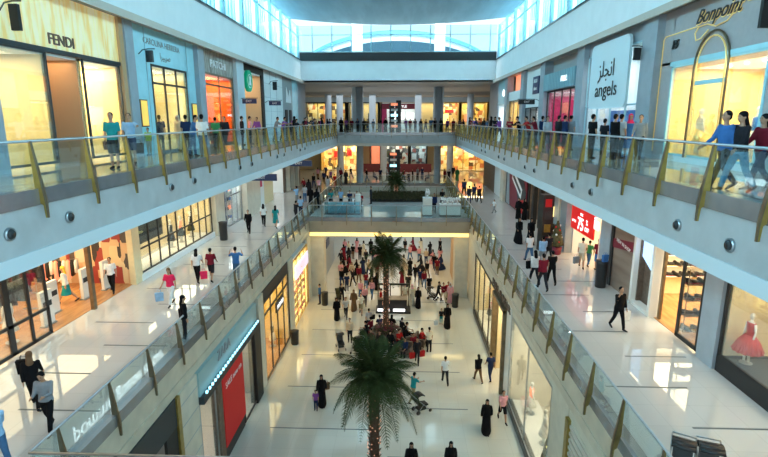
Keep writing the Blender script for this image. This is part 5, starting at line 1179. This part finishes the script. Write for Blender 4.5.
ZL = {'a': ZA, 'b': ZB, 'c': ZC}
POS = {}
for px, py, lv, pose, head, outfit, tc_, bc, lab, kw in PEOPLE:
    x, y = ground(px, py, ZL[lv])
    if lv == 'c' and abs(x) < 12 and y < 60:      # keep everybody on the walk side of the glass
        x = min(x, -8.5) if x < 0 else max(x, 7.0)
    person(x, y, ZL[lv], pose, head, outfit, tc_, bc, lab, None, **kw); POS[lab] = (x, y)
# crowds too far to tell much about: dark clothed people along the top rails
def crowd(xs, zl, f, where, group, cols, outfits, poses, heads):
    for i, q in enumerate(xs):
        x, y, z = f(q); c = cols[i % len(cols)]; o = outfits[(i * 7 + 3) % len(outfits)]
        hc = {'scarf': 'black'}.get(o.split('+')[2], ('black', 'brown', 'dark')[i % 3])
        person(x, y, z, poses[i % len(poses)], heads[i % len(heads)] + (i * 37) % 40 - 20, o, c, ('dark', 'denim', 'navy', 'brown')[i % 4], '%s dressed person %s, %s from the left' % ({'sky': 'pale blue', 'lgrey': 'light grey', 'rose': 'pale pink', 'denim': 'denim blue'}.get(c, c), where, ORD[i]), group, .93 + .12 * ((i * 13) % 7) / 7, hairc=hc, skin='skin' if i % 3 else 'skin2')
DK = ['dark', 'black', 'purple', 'maroon', 'navy', 'dark', 'brown', 'denim']
YL = [(-8.65 - .35 * (i % 3), 41 + i * 1.55) for i in range(14)]
crowd(YL, 'c', lambda q: (q[0], q[1], ZC), 'at the left top railing near far corner', 'people at far left top railing', DK, [T, LS, AB, W], ['rail', 'stand', 'look', 'stand'], [-90, -60, 170])
xs = [337, 343, 348, 353, 359, 365, 369, 374, 380, 386, 406, 410, 415, 420, 425, 430, 434, 440, 446, 452, 457]
crowd(xs, 'c', lambda q: ((q - 403) / 505 * 65, 63.7 + (q * 7 % 3) * .5, ZC), 'at the far end top railing', 'people at the far end top railing', DK, [T, LS, AB, W], ['rail', 'stand', 'look', 'stand'], [180, 160, 200])
YR = [(7.1 + .35 * (i % 3), 60 - i * 2.0) for i in range(12)]
crowd(YR, 'c', lambda q: (q[0], q[1], ZC), 'at the right top railing near far corner', 'people at the far right top railing', DK, [T, LS, AB, W], ['rail', 'stand', 'look', 'stand'], [90, 60, 170])
far1 = [(304, 186), (309, 190), (314, 182), (319, 187), (324, 178), (328, 184), (331, 176), (335, 181), (341, 175), (346, 178), (351, 173), (318, 174), (326, 171), (338, 170)]
crowd(far1, 'b', lambda q: (*ground(q[0], q[1] + 6, ZB), ZB), 'on the far left middle walk', 'crowd on the far left middle walk', ['maroon', 'dark', 'black', 'rose', 'navy', 'lgrey', 'purple', 'red'], [T, LS, AB, W], ['walk', 'stand', 'stride', 'walk'], [180, 0, 150, 20])
far2 = [362, 368, 374, 381, 387, 404, 409, 413, 418, 423, 429, 444, 448]
crowd(far2, 'b', lambda q: ((q - 403) / 505 * 69.5, 68 + (q * 5 % 4) * .9, ZB), 'behind the far middle railing', 'people in the far middle-floor cafe', ['dark', 'black', 'grey', 'navy', 'lgrey', 'maroon'], [T, LS, W], ['stand', 'look', 'sit', 'stand'], [180, 90, 230])
# ground floor crowd under and beyond the bridge
g0 = [(345, 251), (349, 253), (357, 250), (364, 253), (371, 252), (405, 250), (413, 249), (421, 251), (433, 262), (440, 251), (363, 272), (352, 277), (385, 268), (392, 262), (386, 278), (341, 263), (344, 258), (349, 262), (353, 257), (360, 258), (344, 271), (350, 269), (357, 273), (366, 262), (373, 260), (378, 264), (353, 284), (347, 289), (359, 281), (366, 287), (372, 283), (342, 284), (361, 297), (372, 296), (377, 288), (341, 278), (377, 275), (369, 275), (402, 283), (404, 268), (410, 258), (419, 259), (410, 273), (415, 279), (421, 270), (426, 262), (420, 283), (427, 275), (434, 268), (440, 261), (441, 268), (437, 273), (424, 286), (430, 254), (408, 291)]
g0.sort()
crowd(g0, 'a', lambda q: (*ground(q[0], q[1] + 2, 0), 0), 'in the ground floor crowd by the bridge', 'ground floor crowd under the bridge', ['dark', 'rose', 'black', 'maroon', 'black', 'rose', 'navy', 'cream', 'dark', 'maroon', 'beige', 'black'], [T, AB, LS, W, AB], ['walk', 'stand', 'stride', 'look', 'walk'], [180, 0, 160, 20, 90])
# ------------------------------------------------------------------ palms
def frond_mesh(L, droop, seed):
    rnd = random.Random(seed); mb = MB(); pts = []
    n = 14
    for i in range(n + 1):
        t = i / n; pts.append(Vector((0, L * (t - .18 * t * t * droop), L * (.62 * t - droop * .95 * t * t))))
    mb.tube(pts, [.028 * (1 - .75 * i / n) for i in range(n + 1)], 5, (1, 0, 0))
    for i in range(1, n * 3):
        t = i / (n * 3); k = min(int(t * n), n - 1); u = t * n - k; p = pts[k].lerp(pts[k + 1], u); d = (pts[k + 1] - pts[k]).normalized()
        ll = L * .26 * math.sin(math.pi * (.12 + .86 * t)) + .04
        for s in (-1, 1):
            e = p + Vector((s * ll * .85, 0, 0)) + d * ll * .55 + Vector((0, 0, -ll * (.25 + .3 * rnd.random()))); m_ = p.lerp(e, .5) + Vector((0, 0, .03)); wv = d * .022
            v = [mb.bm.verts.new(q) for q in (p - wv * .6, m_ - wv * .8, e, m_ + wv * .8, p + wv * .6)]; mb.bm.faces.new(v)
    return mb.mesh('frond')
FR = [frond_mesh(1.85, dr, i) for i, dr in enumerate((.35, .75, 1.15, 1.45, 1.7))]
for m_ in FR: m_.materials.append(M['leaf'])
def palm(x, y, z, h, label, n=54, sc=1.0, tr=.20):
    r = empty('palm_tree', (x, y, z), 0, label, 'palm tree')
    mb = MB(); mb.tube([(0, 0, 0), (0, 0, .3), (.02, 0, h * .5), (0, 0, h - .3), (0, 0, h)], [tr * 1.5, tr * 1.1, tr * .85, tr, tr * 1.25], 14)
    k = 0; zz = .2
    while zz < h - .1:      # old leaf bases in a spiral
        a = k * 2.399; rr_ = tr * (.95 if zz < h - .9 else 1.1 + .3 * (zz - h + .9)); c = Vector((math.cos(a) * rr_, math.sin(a) * rr_, zz)); o_ = Vector((math.cos(a), math.sin(a), 0)); tt = Vector((-math.sin(a), math.cos(a), 0))
        v = [mb.bm.verts.new(q) for q in (c - tt * .08 - o_ * .05, c + tt * .08 - o_ * .05, c + o_ * .11 + Vector((0, 0, .16)), c - o_ * .02 + Vector((0, 0, .02)))]
        mb.bm.faces.new((v[0], v[1], v[2])); mb.bm.faces.new((v[1], v[3], v[2])); mb.bm.faces.new((v[3], v[0], v[2])); zz += .024; k += 1
    mb.build('trunk', 'bark', r)
    for k in range(n):
        t = k / n; a = k * 2.399; me = FR[min(4, int(t * 5))]
        o = bpy.data.objects.new('frond', me); COL.objects.link(o); o.parent = r; o.location = (math.cos(a) * .08, math.sin(a) * .08, h - .02 - .25 * t)
        o.rotation_euler = (R(50 - 56 * t + (k * 31 % 19) - 6), 0, a - math.pi / 2); o.rotation_euler.rotate_axis('Z', 0); o.scale = (sc * (.85 + .02 * (k * 7 % 10)),) * 3
    lb = MB()
    for k in range(150):
        a = k * 2.1; zz = h * (k + 1) / 152; a = random.random() * 6.28; lb.ball((math.cos(a) * tr * 1.25, math.sin(a) * tr * 1.25, zz), .022, nu=5, nv=4)
    o = lb.build('string_lights', mat('amber_bead', (.8, .35, .2), .4, emit=(1, .45, .25), es=.8), r); o['kind'] = 'stuff'; return r
xa, ya = ground(374, 380, 6.0); palm(xa, ya, 0, 6.1, 'nearest tall palm tree with light beads round its trunk, ground floor centre')
xb, yb = ground(386, 258, 6.0); palm(xb, yb, 0, 6.1, 'palm tree standing in the round bench before the bridge')
# third palm, low in the planter on the bridge
xc, yc = ground(397, 204, ZB)
palm(-.65, 51.6, ZB + .3, 1.6, 'low palm in the hedge planter on the far bridge', 36, .85, .14)
# hedge planter on the bridge
hp = empty('hedge_planter', (-2.0, 50.2, ZB), 0, 'long planter with clipped hedge on the far bridge', 'planter')
MB().box(-1.2, 4.2, .7, 1.2, 0, .35).build('trough', 'dark', hp)
hm = MB(); rnd = random.Random(3)
for k in range(3400):
    c = Vector((rnd.uniform(-1.3, 4.3), rnd.uniform(.5, 1.4), .1 + rnd.random() ** .8 * .95)); a = Vector((rnd.uniform(-1, 1), rnd.uniform(-1, 1), rnd.uniform(-.4, 1))).normalized() * .10; b_ = a.cross(Vector((rnd.random(), rnd.random(), rnd.random()))).normalized() * .045
    v = [hm.bm.verts.new(q) for q in (c - a, c + b_, c + a, c - b_)]; hm.bm.faces.new(v)
hm.box(-1.15, 4.15, .65, 1.25, .3, .9); hm.build('hedge', 'leaf2', hp)
bb = MB().box(-6.0, 2.6, 53.6, 54.0, ZB, ZB + .5); tag(bb.build('bench', 'soffit'), 'long low beige bench along the rear of the far bridge', 'bench')
# glass kiosk on the bridge
gk = empty('glass_kiosk', (-5.3, 43.6, ZB), 0, 'low glass walled sales kiosk at the left of the far bridge', 'kiosk')
MB().box(-1.6, 1.6, 0, 2.2, 0, .08).build('base', 'charcoal', gk)
fr = MB()
for xx in (-1.6, -.55, .5, 1.55):
    for yy in (0, 2.15): fr.box(xx, xx + .05, yy, yy + .05, .08, 1.15)
fr.box(-1.6, 1.6, 0, .05, 1.1, 1.16); fr.box(-1.6, 1.6, 2.15, 2.2, 1.1, 1.16); fr.build('frame', 'steel', gk)
MB().box(-1.58, 1.58, .01, .03, .1, 1.1).build('glass_front', 'blueglass', gk); MB().box(-1.3, 1.0, .5, .9, .08, .95).build('counter', 'display', gk); MB().box(-1.2, .9, .45, .95, .95, 1.0).build('counter_top', 'letter_wp', gk); MB().box(1.15, 1.6, .3, .8, .08, 1.75).build('white_post', 'display', gk)
# flower counters
def flowers(x0, w_, h_, y, label, n):
    r = empty('flower_counter', (x0, y, ZB), 0, label, 'counter')
    MB().box(0, w_, 0, .8, .12, h_).build('cabinet', 'display', r); MB().box(-.04, w_ + .04, -.04, .84, 0, .12).build('plinth', 'charcoal', r); MB().box(-.03, w_ + .03, -.03, .83, h_, h_ + .05).build('top', 'letter_wp', r)
    for k in range(n):
        g = empty('flower_bouquet', (x0 + w_ * (k + .5) / n, y + .4, ZB + h_ + .05), k, 'white flower bouquet on the %s, %s from left' % ('tall narrow counter' if n == 1 else 'wide counter', ORD[k]), 'flowers', 'white bouquets on the bridge counters')
        MB().lathe([(.07, 0), (.09, .15), (.06, .22)], n=12).build('vase', 'display', g, True); f_ = MB(); rn = random.Random(k)
        for q in range(16): f_.ball((rn.uniform(-.2, .2), rn.uniform(-.2, .2), .28 + rn.uniform(0, .42 if n == 1 else .25)), .075, nu=7, nv=5)
        f_.build('blossoms', 'letter_wp', g, True)
flowers(1.78, .78, 1.55, 43.0, 'tall narrow pale counter with a white bouquet on the bridge', 1); flowers(3.25, 1.75, 1.0, 43.0, 'wide pale counter with several white bouquets on the bridge', 4)
# ------------------------------------------------------------------ ground furniture
bx_, by_ = xb, yb
rb = empty('round_bench', (bx_, by_, 0), 0, 'round dark bench ring round the second palm', 'bench')
def ring(r0, r1, z0, z1, nm, m, par, n=28):
    mb = MB(); mb.lathe([(r0, z0), (r1, z0), (r1, z1), (r0, z1), (r0, z0)], n=n); 
    o = mb.build(nm, m, par, True); return o
ring(.9, 1.15, 0, .75, 'backrest', 'brownwall', rb); ring(1.15, 1.75, .12, .46, 'seat', 'dark', rb); ring(.95, 1.6, 0, .12, 'plinth', 'black', rb)
pl = empty('round_planter', (bx_, by_, 0), 0, 'planter of red and green plants inside the round bench', 'planter')
ring(.35, .8, 0, .7, 'pot', 'brownwall', pl); pf = MB(); rn = random.Random(5)
for k in range(420):
    a = rn.uniform(0, 6.28); q = rn.uniform(.3, .82); c = Vector((math.cos(a) * q, math.sin(a) * q, .7 + rn.random() * .35)); u = Vector((rn.uniform(-1, 1), rn.uniform(-1, 1), rn.uniform(-.2, .8))).normalized() * .09; v_ = u.cross(Vector((0, 0, 1))).normalized() * .05
    pf.bm.faces.new([pf.bm.verts.new(t_) for t_ in (c - u, c + v_, c + u, c - v_)])
pf.build('leaves', 'leaf2', pl); pf = MB()
for k in range(160):
    a = rn.uniform(0, 6.28); q = rn.uniform(.35, .85); c = Vector((math.cos(a) * q, math.sin(a) * q, .95 + rn.random() * .2)); u = Vector((rn.uniform(-1, 1), rn.uniform(-1, 1), .2)).normalized() * .09; v_ = u.cross(Vector((0, 0, 1))).normalized() * .06
    pf.bm.faces.new([pf.bm.verts.new(t_) for t_ in (c - u, c + v_, c + u, c - v_)])
pf.build('red_bracts', 'maroonk', pl)
k = 0
for a, c, o in ((200, 'black', AB), (228, 'maroon', LS), (255, 'dark', LS), (283, 'black', AB), (310, 'red', T), (338, 'black', AB), (5, 'lgrey', T), (170, 'dark', T), (140, 'maroon', LS), (40, 'dark', LS), (75, 'black', AB), (110, 'navy', T)):
    aa = R(a); person(bx_ + 1.42 * math.cos(aa), by_ + 1.42 * math.sin(aa), 0, 'sit', a - 90, o, c, 'dark', '%s dressed person seated on the round palm bench, %s going clockwise' % ({'lgrey': 'light grey'}.get(c, c), ORD[k]), 'people seated on the round bench', hairc='black'); k += 1
def armchair(x, y, rz, lab, m='brownwall', grp='armchairs around the first palm bench'):
    r = empty('armchair', (x, y, 0), R(rz), lab, 'armchair', grp)
    MB().box(-.36, .36, -.32, .36, .2, .42).build('seat', m, r); MB().box(-.38, .38, -.42, -.28, .2, .85).build('backrest', m, r)
    for s in (-1, 1): MB().box(s * .42 - .06, s * .42 + .06, -.4, .34, .1, .6).build('armrest', m, r)
    for sx in (-1, 1):
        for sy in (-1, 1): MB().tube([(sx * .36, sy * .3, 0), (sx * .36, sy * .3, .2)], .025, 6).build('leg', 'black', r)
ACH = [(413, 350, 200), (421, 345, 250), (405, 355, 160)]
for k, (px, py, rz) in enumerate(ACH):
    x, y = ground(px, py, 0); armchair(x, y, rz, 'dark brown armchair beside the round bench, %s from the left' % ORD[k])
    person(x, y + .02, -.06, 'sit', rz, LS if k != 0 else T, ('maroon', 'red', 'navy')[k], 'dark', ('maroon', 'red', 'navy')[k] + ' dressed person sitting in an armchair right of the round bench', None)
# table lamps like candles
for k, (px, py) in enumerate(((378, 338), (397, 337))):
    x, y = ground(px, py, 0); r = empty('candle_table', (x, y, 0), 0, 'small round table with a glowing candle lamp, the %s one' % ('left', 'right')[k], 'table'); MB().lathe([(.22, 0), (.22, .03), (.03, .05), (.03, .48), (.3, .5), (.3, .53)], n=16).build('table', 'brownwall', r, True); MB().ball((0, 0, .6), .07).build('lamp', 'lampc', r, True)
# kiosk with white panels behind the palm
kx, ky = ground(392, 311, 0)
kk = empty('sales_kiosk', (kx, ky, 0), 0, 'black sales kiosk with white lit panels and posts behind the palm', 'kiosk')
MB().box(-1.3, 1.5, -.6, .8, 0, .18).build('platform', 'black', kk); MB().box(-1.1, 1.2, -.3, .6, .18, 1.05).build('counter', 'dark', kk); MB().box(-1.15, 1.25, -.35, .65, 1.05, 1.1).build('counter_top', 'bronze', kk)
for xx in (-1.2, -.2, .7, 1.3): MB().box(xx, xx + .09, .6, .69, .18, 2.1).build('post', 'bronze', kk)
MB().box(-1.2, 1.4, .58, .7, 2.0, 2.15).build('top_beam', 'dark', kk)
for xx in (-1.15, .1): MB().box(xx, xx + .95, -.62, -.58, .2, .42).build('white_panel', 'letter_w', kk)
def stroller(px, py, z, rz, m, label, xy=None):
    x, y = xy or ground(px, py, z); r = empty('stroller', (x, y, z), R(rz), label, 'stroller')
    f_ = MB()
    for s in (-1, 1): f_.tube([(s * .24, -.55, 1.02), (s * .24, -.3, .75), (s * .22, .35, .14)], .017, 6); f_.tube([(s * .24, -.38, .12), (s * .23, -.05, .5)], .017, 6)
    f_.tube([(-.24, -.55, 1.02), (.24, -.55, 1.02)], .02, 6); f_.tube([(-.24, -.38, .12), (.24, -.38, .12)], .014, 6); f_.build('frame', 'steel', r, True)
    MB().hexa([(-.2, -.22, .45), (.2, -.22, .45), (.2, .25, .38), (-.2, .25, .38), (-.2, -.2, .52), (.2, -.2, .52), (.2, .27, .45), (-.2, .27, .45)]).build('seat', m, r); MB().hexa([(-.2, -.3, .45), (.2, -.3, .45), (.2, -.22, .45), (-.2, -.22, .45), (-.2, -.42, .95), (.2, -.42, .95), (.2, -.36, .97), (-.2, -.36, .97)]).build('backrest', m, r)
    h = MB()
    for k in range(6):
        a0 = R(10 + 20 * k); a1 = R(30 + 20 * k); q = lambda a, s, rr_: (s * .24, -.2 - rr_ * math.cos(a) , .72 + rr_ * math.sin(a))
        h.hexa([q(a0, -1, .33), q(a0, 1, .33), q(a1, 1, .33), q(a1, -1, .33), q(a0, -1, .37), q(a0, 1, .37), q(a1, 1, .37), q(a1, -1, .37)])
    h.build('canopy', m, r, True); MB().box(-.18, .18, -.3, .15, .16, .28).build('basket', 'dark', r)
    for sx in (-1, 1):
        for yy, rr_ in ((-.38, .12), (.36, .09)): MB().tube([(sx * .25 - .02, yy, rr_), (sx * .25 + .02, yy, rr_)], rr_, 14).build('wheel', 'black', r, True)
    return r
stroller(422, 411, 0, -60, 'dark', 'dark stroller pushed by the teal shirted man right of palm')
stroller(341, 349, 0, 200, 'black', 'black stroller left of the round bench'); stroller(357, 353, 0, 150, 'black', 'black stroller before the round bench, beside seated people')
stroller(339, 301, 0, 200, 'teal' if 'teal' in M else 'leaf2', 'small teal stroller in the left ground floor crowd'); stroller(433, 299, 0, 250, 'black', 'black stroller with the dark group by right bridge pillar')
stroller(0, 0, ZB, 150, 'black', 'black stroller at the bottom edge by the right railing', (6.3, 10.2)); stroller(0, 0, ZB, 160, 'black', 'second black stroller at the bottom edge, right of the first', (6.86, 10.05))
# bins and planters
def bin_(px, py, z, h, label, m='black', ball=None, cat='bin'):
    x, y = ground(px, py, z); r = empty('litter_bin' if cat == 'bin' else 'pot_planter', (x, y, z), 0, label, cat)
    MB().lathe([(.23, 0), (.26, .04), (.28, h * .9), (.29, h), (.25, h)], n=20).build('body', m, r, True); MB().lathe([(.30, h), (.30, h + .04), (.17, h + .07)], n=20).build('rim', 'black', r, True)
    if ball:
        f_ = MB(); rn = random.Random(9)
        for k in range(260):
            d = Vector((rn.gauss(0, 1), rn.gauss(0, 1), rn.gauss(0, 1))).normalized(); c = Vector((0, 0, h + .3)) + d * .3; u = d.cross(Vector((rn.random(), rn.random(), 1))).normalized() * .06; v_ = d.cross(u).normalized() * .04
            f_.bm.faces.new([f_.bm.verts.new(t_) for t_ in (c - u, c + v_, c + u + d * .05, c - v_)])
        f_.ball((0, 0, h + .3), .27); f_.build('bush', ball, r)
    return r
bin_(224, 240, ZB, 1.25, 'tall black bin by the pillar on the left middle walk'); bin_(600, 287, ZB, 1.35, 'tall black bin with blue bag on top, right middle walk')
bin_(295, 344, 0, .95, 'black bin beside the left ground floor pillar'); bin_(455, 307, 0, 1.1, 'black bin at the foot of the right bridge pillar'); bin_(325, 305, 0, 1.1, 'dark bin at the foot of the left bridge pillar')
bin_(551, 248, ZB, 1.0, 'dark green potted bush by the grey pillar on right walk', 'charcoal', 'leaf2', 'planter')
x_, y_ = ground(568, 254, ZB); x_ -= .75; ct = empty('christmas_tree', (x_, y_, ZB), 0, 'small decorated green tree with red pot left of the sale banner', 'tree')
MB().lathe([(.28, 0), (.34, .45), (.3, .45)], n=16).build('pot', 'darkred', ct, True); MB().lathe([(.1, .45), (.42, .6), (.3, 1.2), (.2, 1.25), (.28, 1.3), (.05, 2.1)], n=16).build('foliage', 'leaf2', ct, True)
for k in range(14): a = k * 2.4; h = .65 + k * .09; MB().ball((math.cos(a) * .42 * (1.15 - h / 2.2), math.sin(a) * .42 * (1.15 - h / 2.2), h), .07, nu=8, nv=6).build('bauble', ('red', 'letter_wp')[k % 2], ct, True)
# bags in hands
def bag(px, py, z, c, label, dx=.0, s=1.0, hz=.35):
    x, y = ground(px, py, z); r = empty('carrier_bag', (x + dx, y - .05, z + hz), .4, label, 'bag')
    MB().hexa([(-.16, -.06, 0), (.16, -.06, 0), (.16, .06, 0), (-.16, .06, 0), (-.18, -.07, .38), (.18, -.07, .38), (.18, .07, .38), (-.18, .07, .38)]).build('bag_body', cm(C[c]), r)
    for yy in (-.05, .05): MB().tube([(-.08, yy, .37), (-.06, yy, .5), (.06, yy, .5), (.08, yy, .37)], .008, 5).build('handle', cm(C[c]), r)
    r.scale = (s,) * 3; return r
for a in ((205, 285, ZB, 'pink', 'bright pink carrier bag held by the woman in white top'), (161, 308, ZB, 'sky', 'pale blue carrier bag held by the pink topped woman'), (624, 328, ZB, 'white', 'white carrier bag held by the man in dark suit'), (575, 269, ZB, 'grey', 'grey carrier bag held by the man in cream shirt'), (412, 363, 0, 'red', 'red carrier bag on the left of the dark dressed carrier'), (422, 361, 0, 'red', 'red carrier bag on the right of the dark dressed carrier'), (327, 402, 0, 'brown', 'brown bag held by the abaya wearer left of palm', 0, 1, .8), (436, 326, 0, 'white', 'white carrier bag beside the small child by right windows', 0, 1, .1), (608, 290, ZB, 'blue', 'bright blue bag resting on the tall black bin', -.3, .9, 1.45), (31, 398, ZB, 'black', 'large black shoulder bag of the woman at bottom left', 0, 1.1, .85), (528, 283, ZB, 'black', 'black bag of the woman in white by right railing', 0, 1, .8), (183, 336, ZB, 'black', 'black shoulder bag of the woman at left middle railing', .1, .9, .8), (373, 329, 0, 'black', 'dark shoulder bag of the grey blue shirted man left of kiosk', 0, .9, .8), (141, 163, ZC, 'dark', 'dark bag held by the man raising his arm'), (108, 168, ZC, 'brown', 'small brown bag held by the man in teal polo', .1, .7, .6)): bag(*a)
bp = empty('backpack', (POS['man in blue top with backpack walking before the boutique'][0] - .02, POS['man in blue top with backpack walking before the boutique'][1], ZC + 1.0), R(95), 'blue backpack worn by the man before the boutique', 'backpack'); MB().tube([(0, -.2, 0), (0, -.22, .2), (0, -.2, .45)], [(.13, .08), (.16, .1), (.12, .07)], 12, (1, 0, 0)).build('pack', cm(C['blue']), bp, True); MB().box(-.1, .1, -.34, -.28, .05, .25).build('pocket', cm(C['navy']), bp)
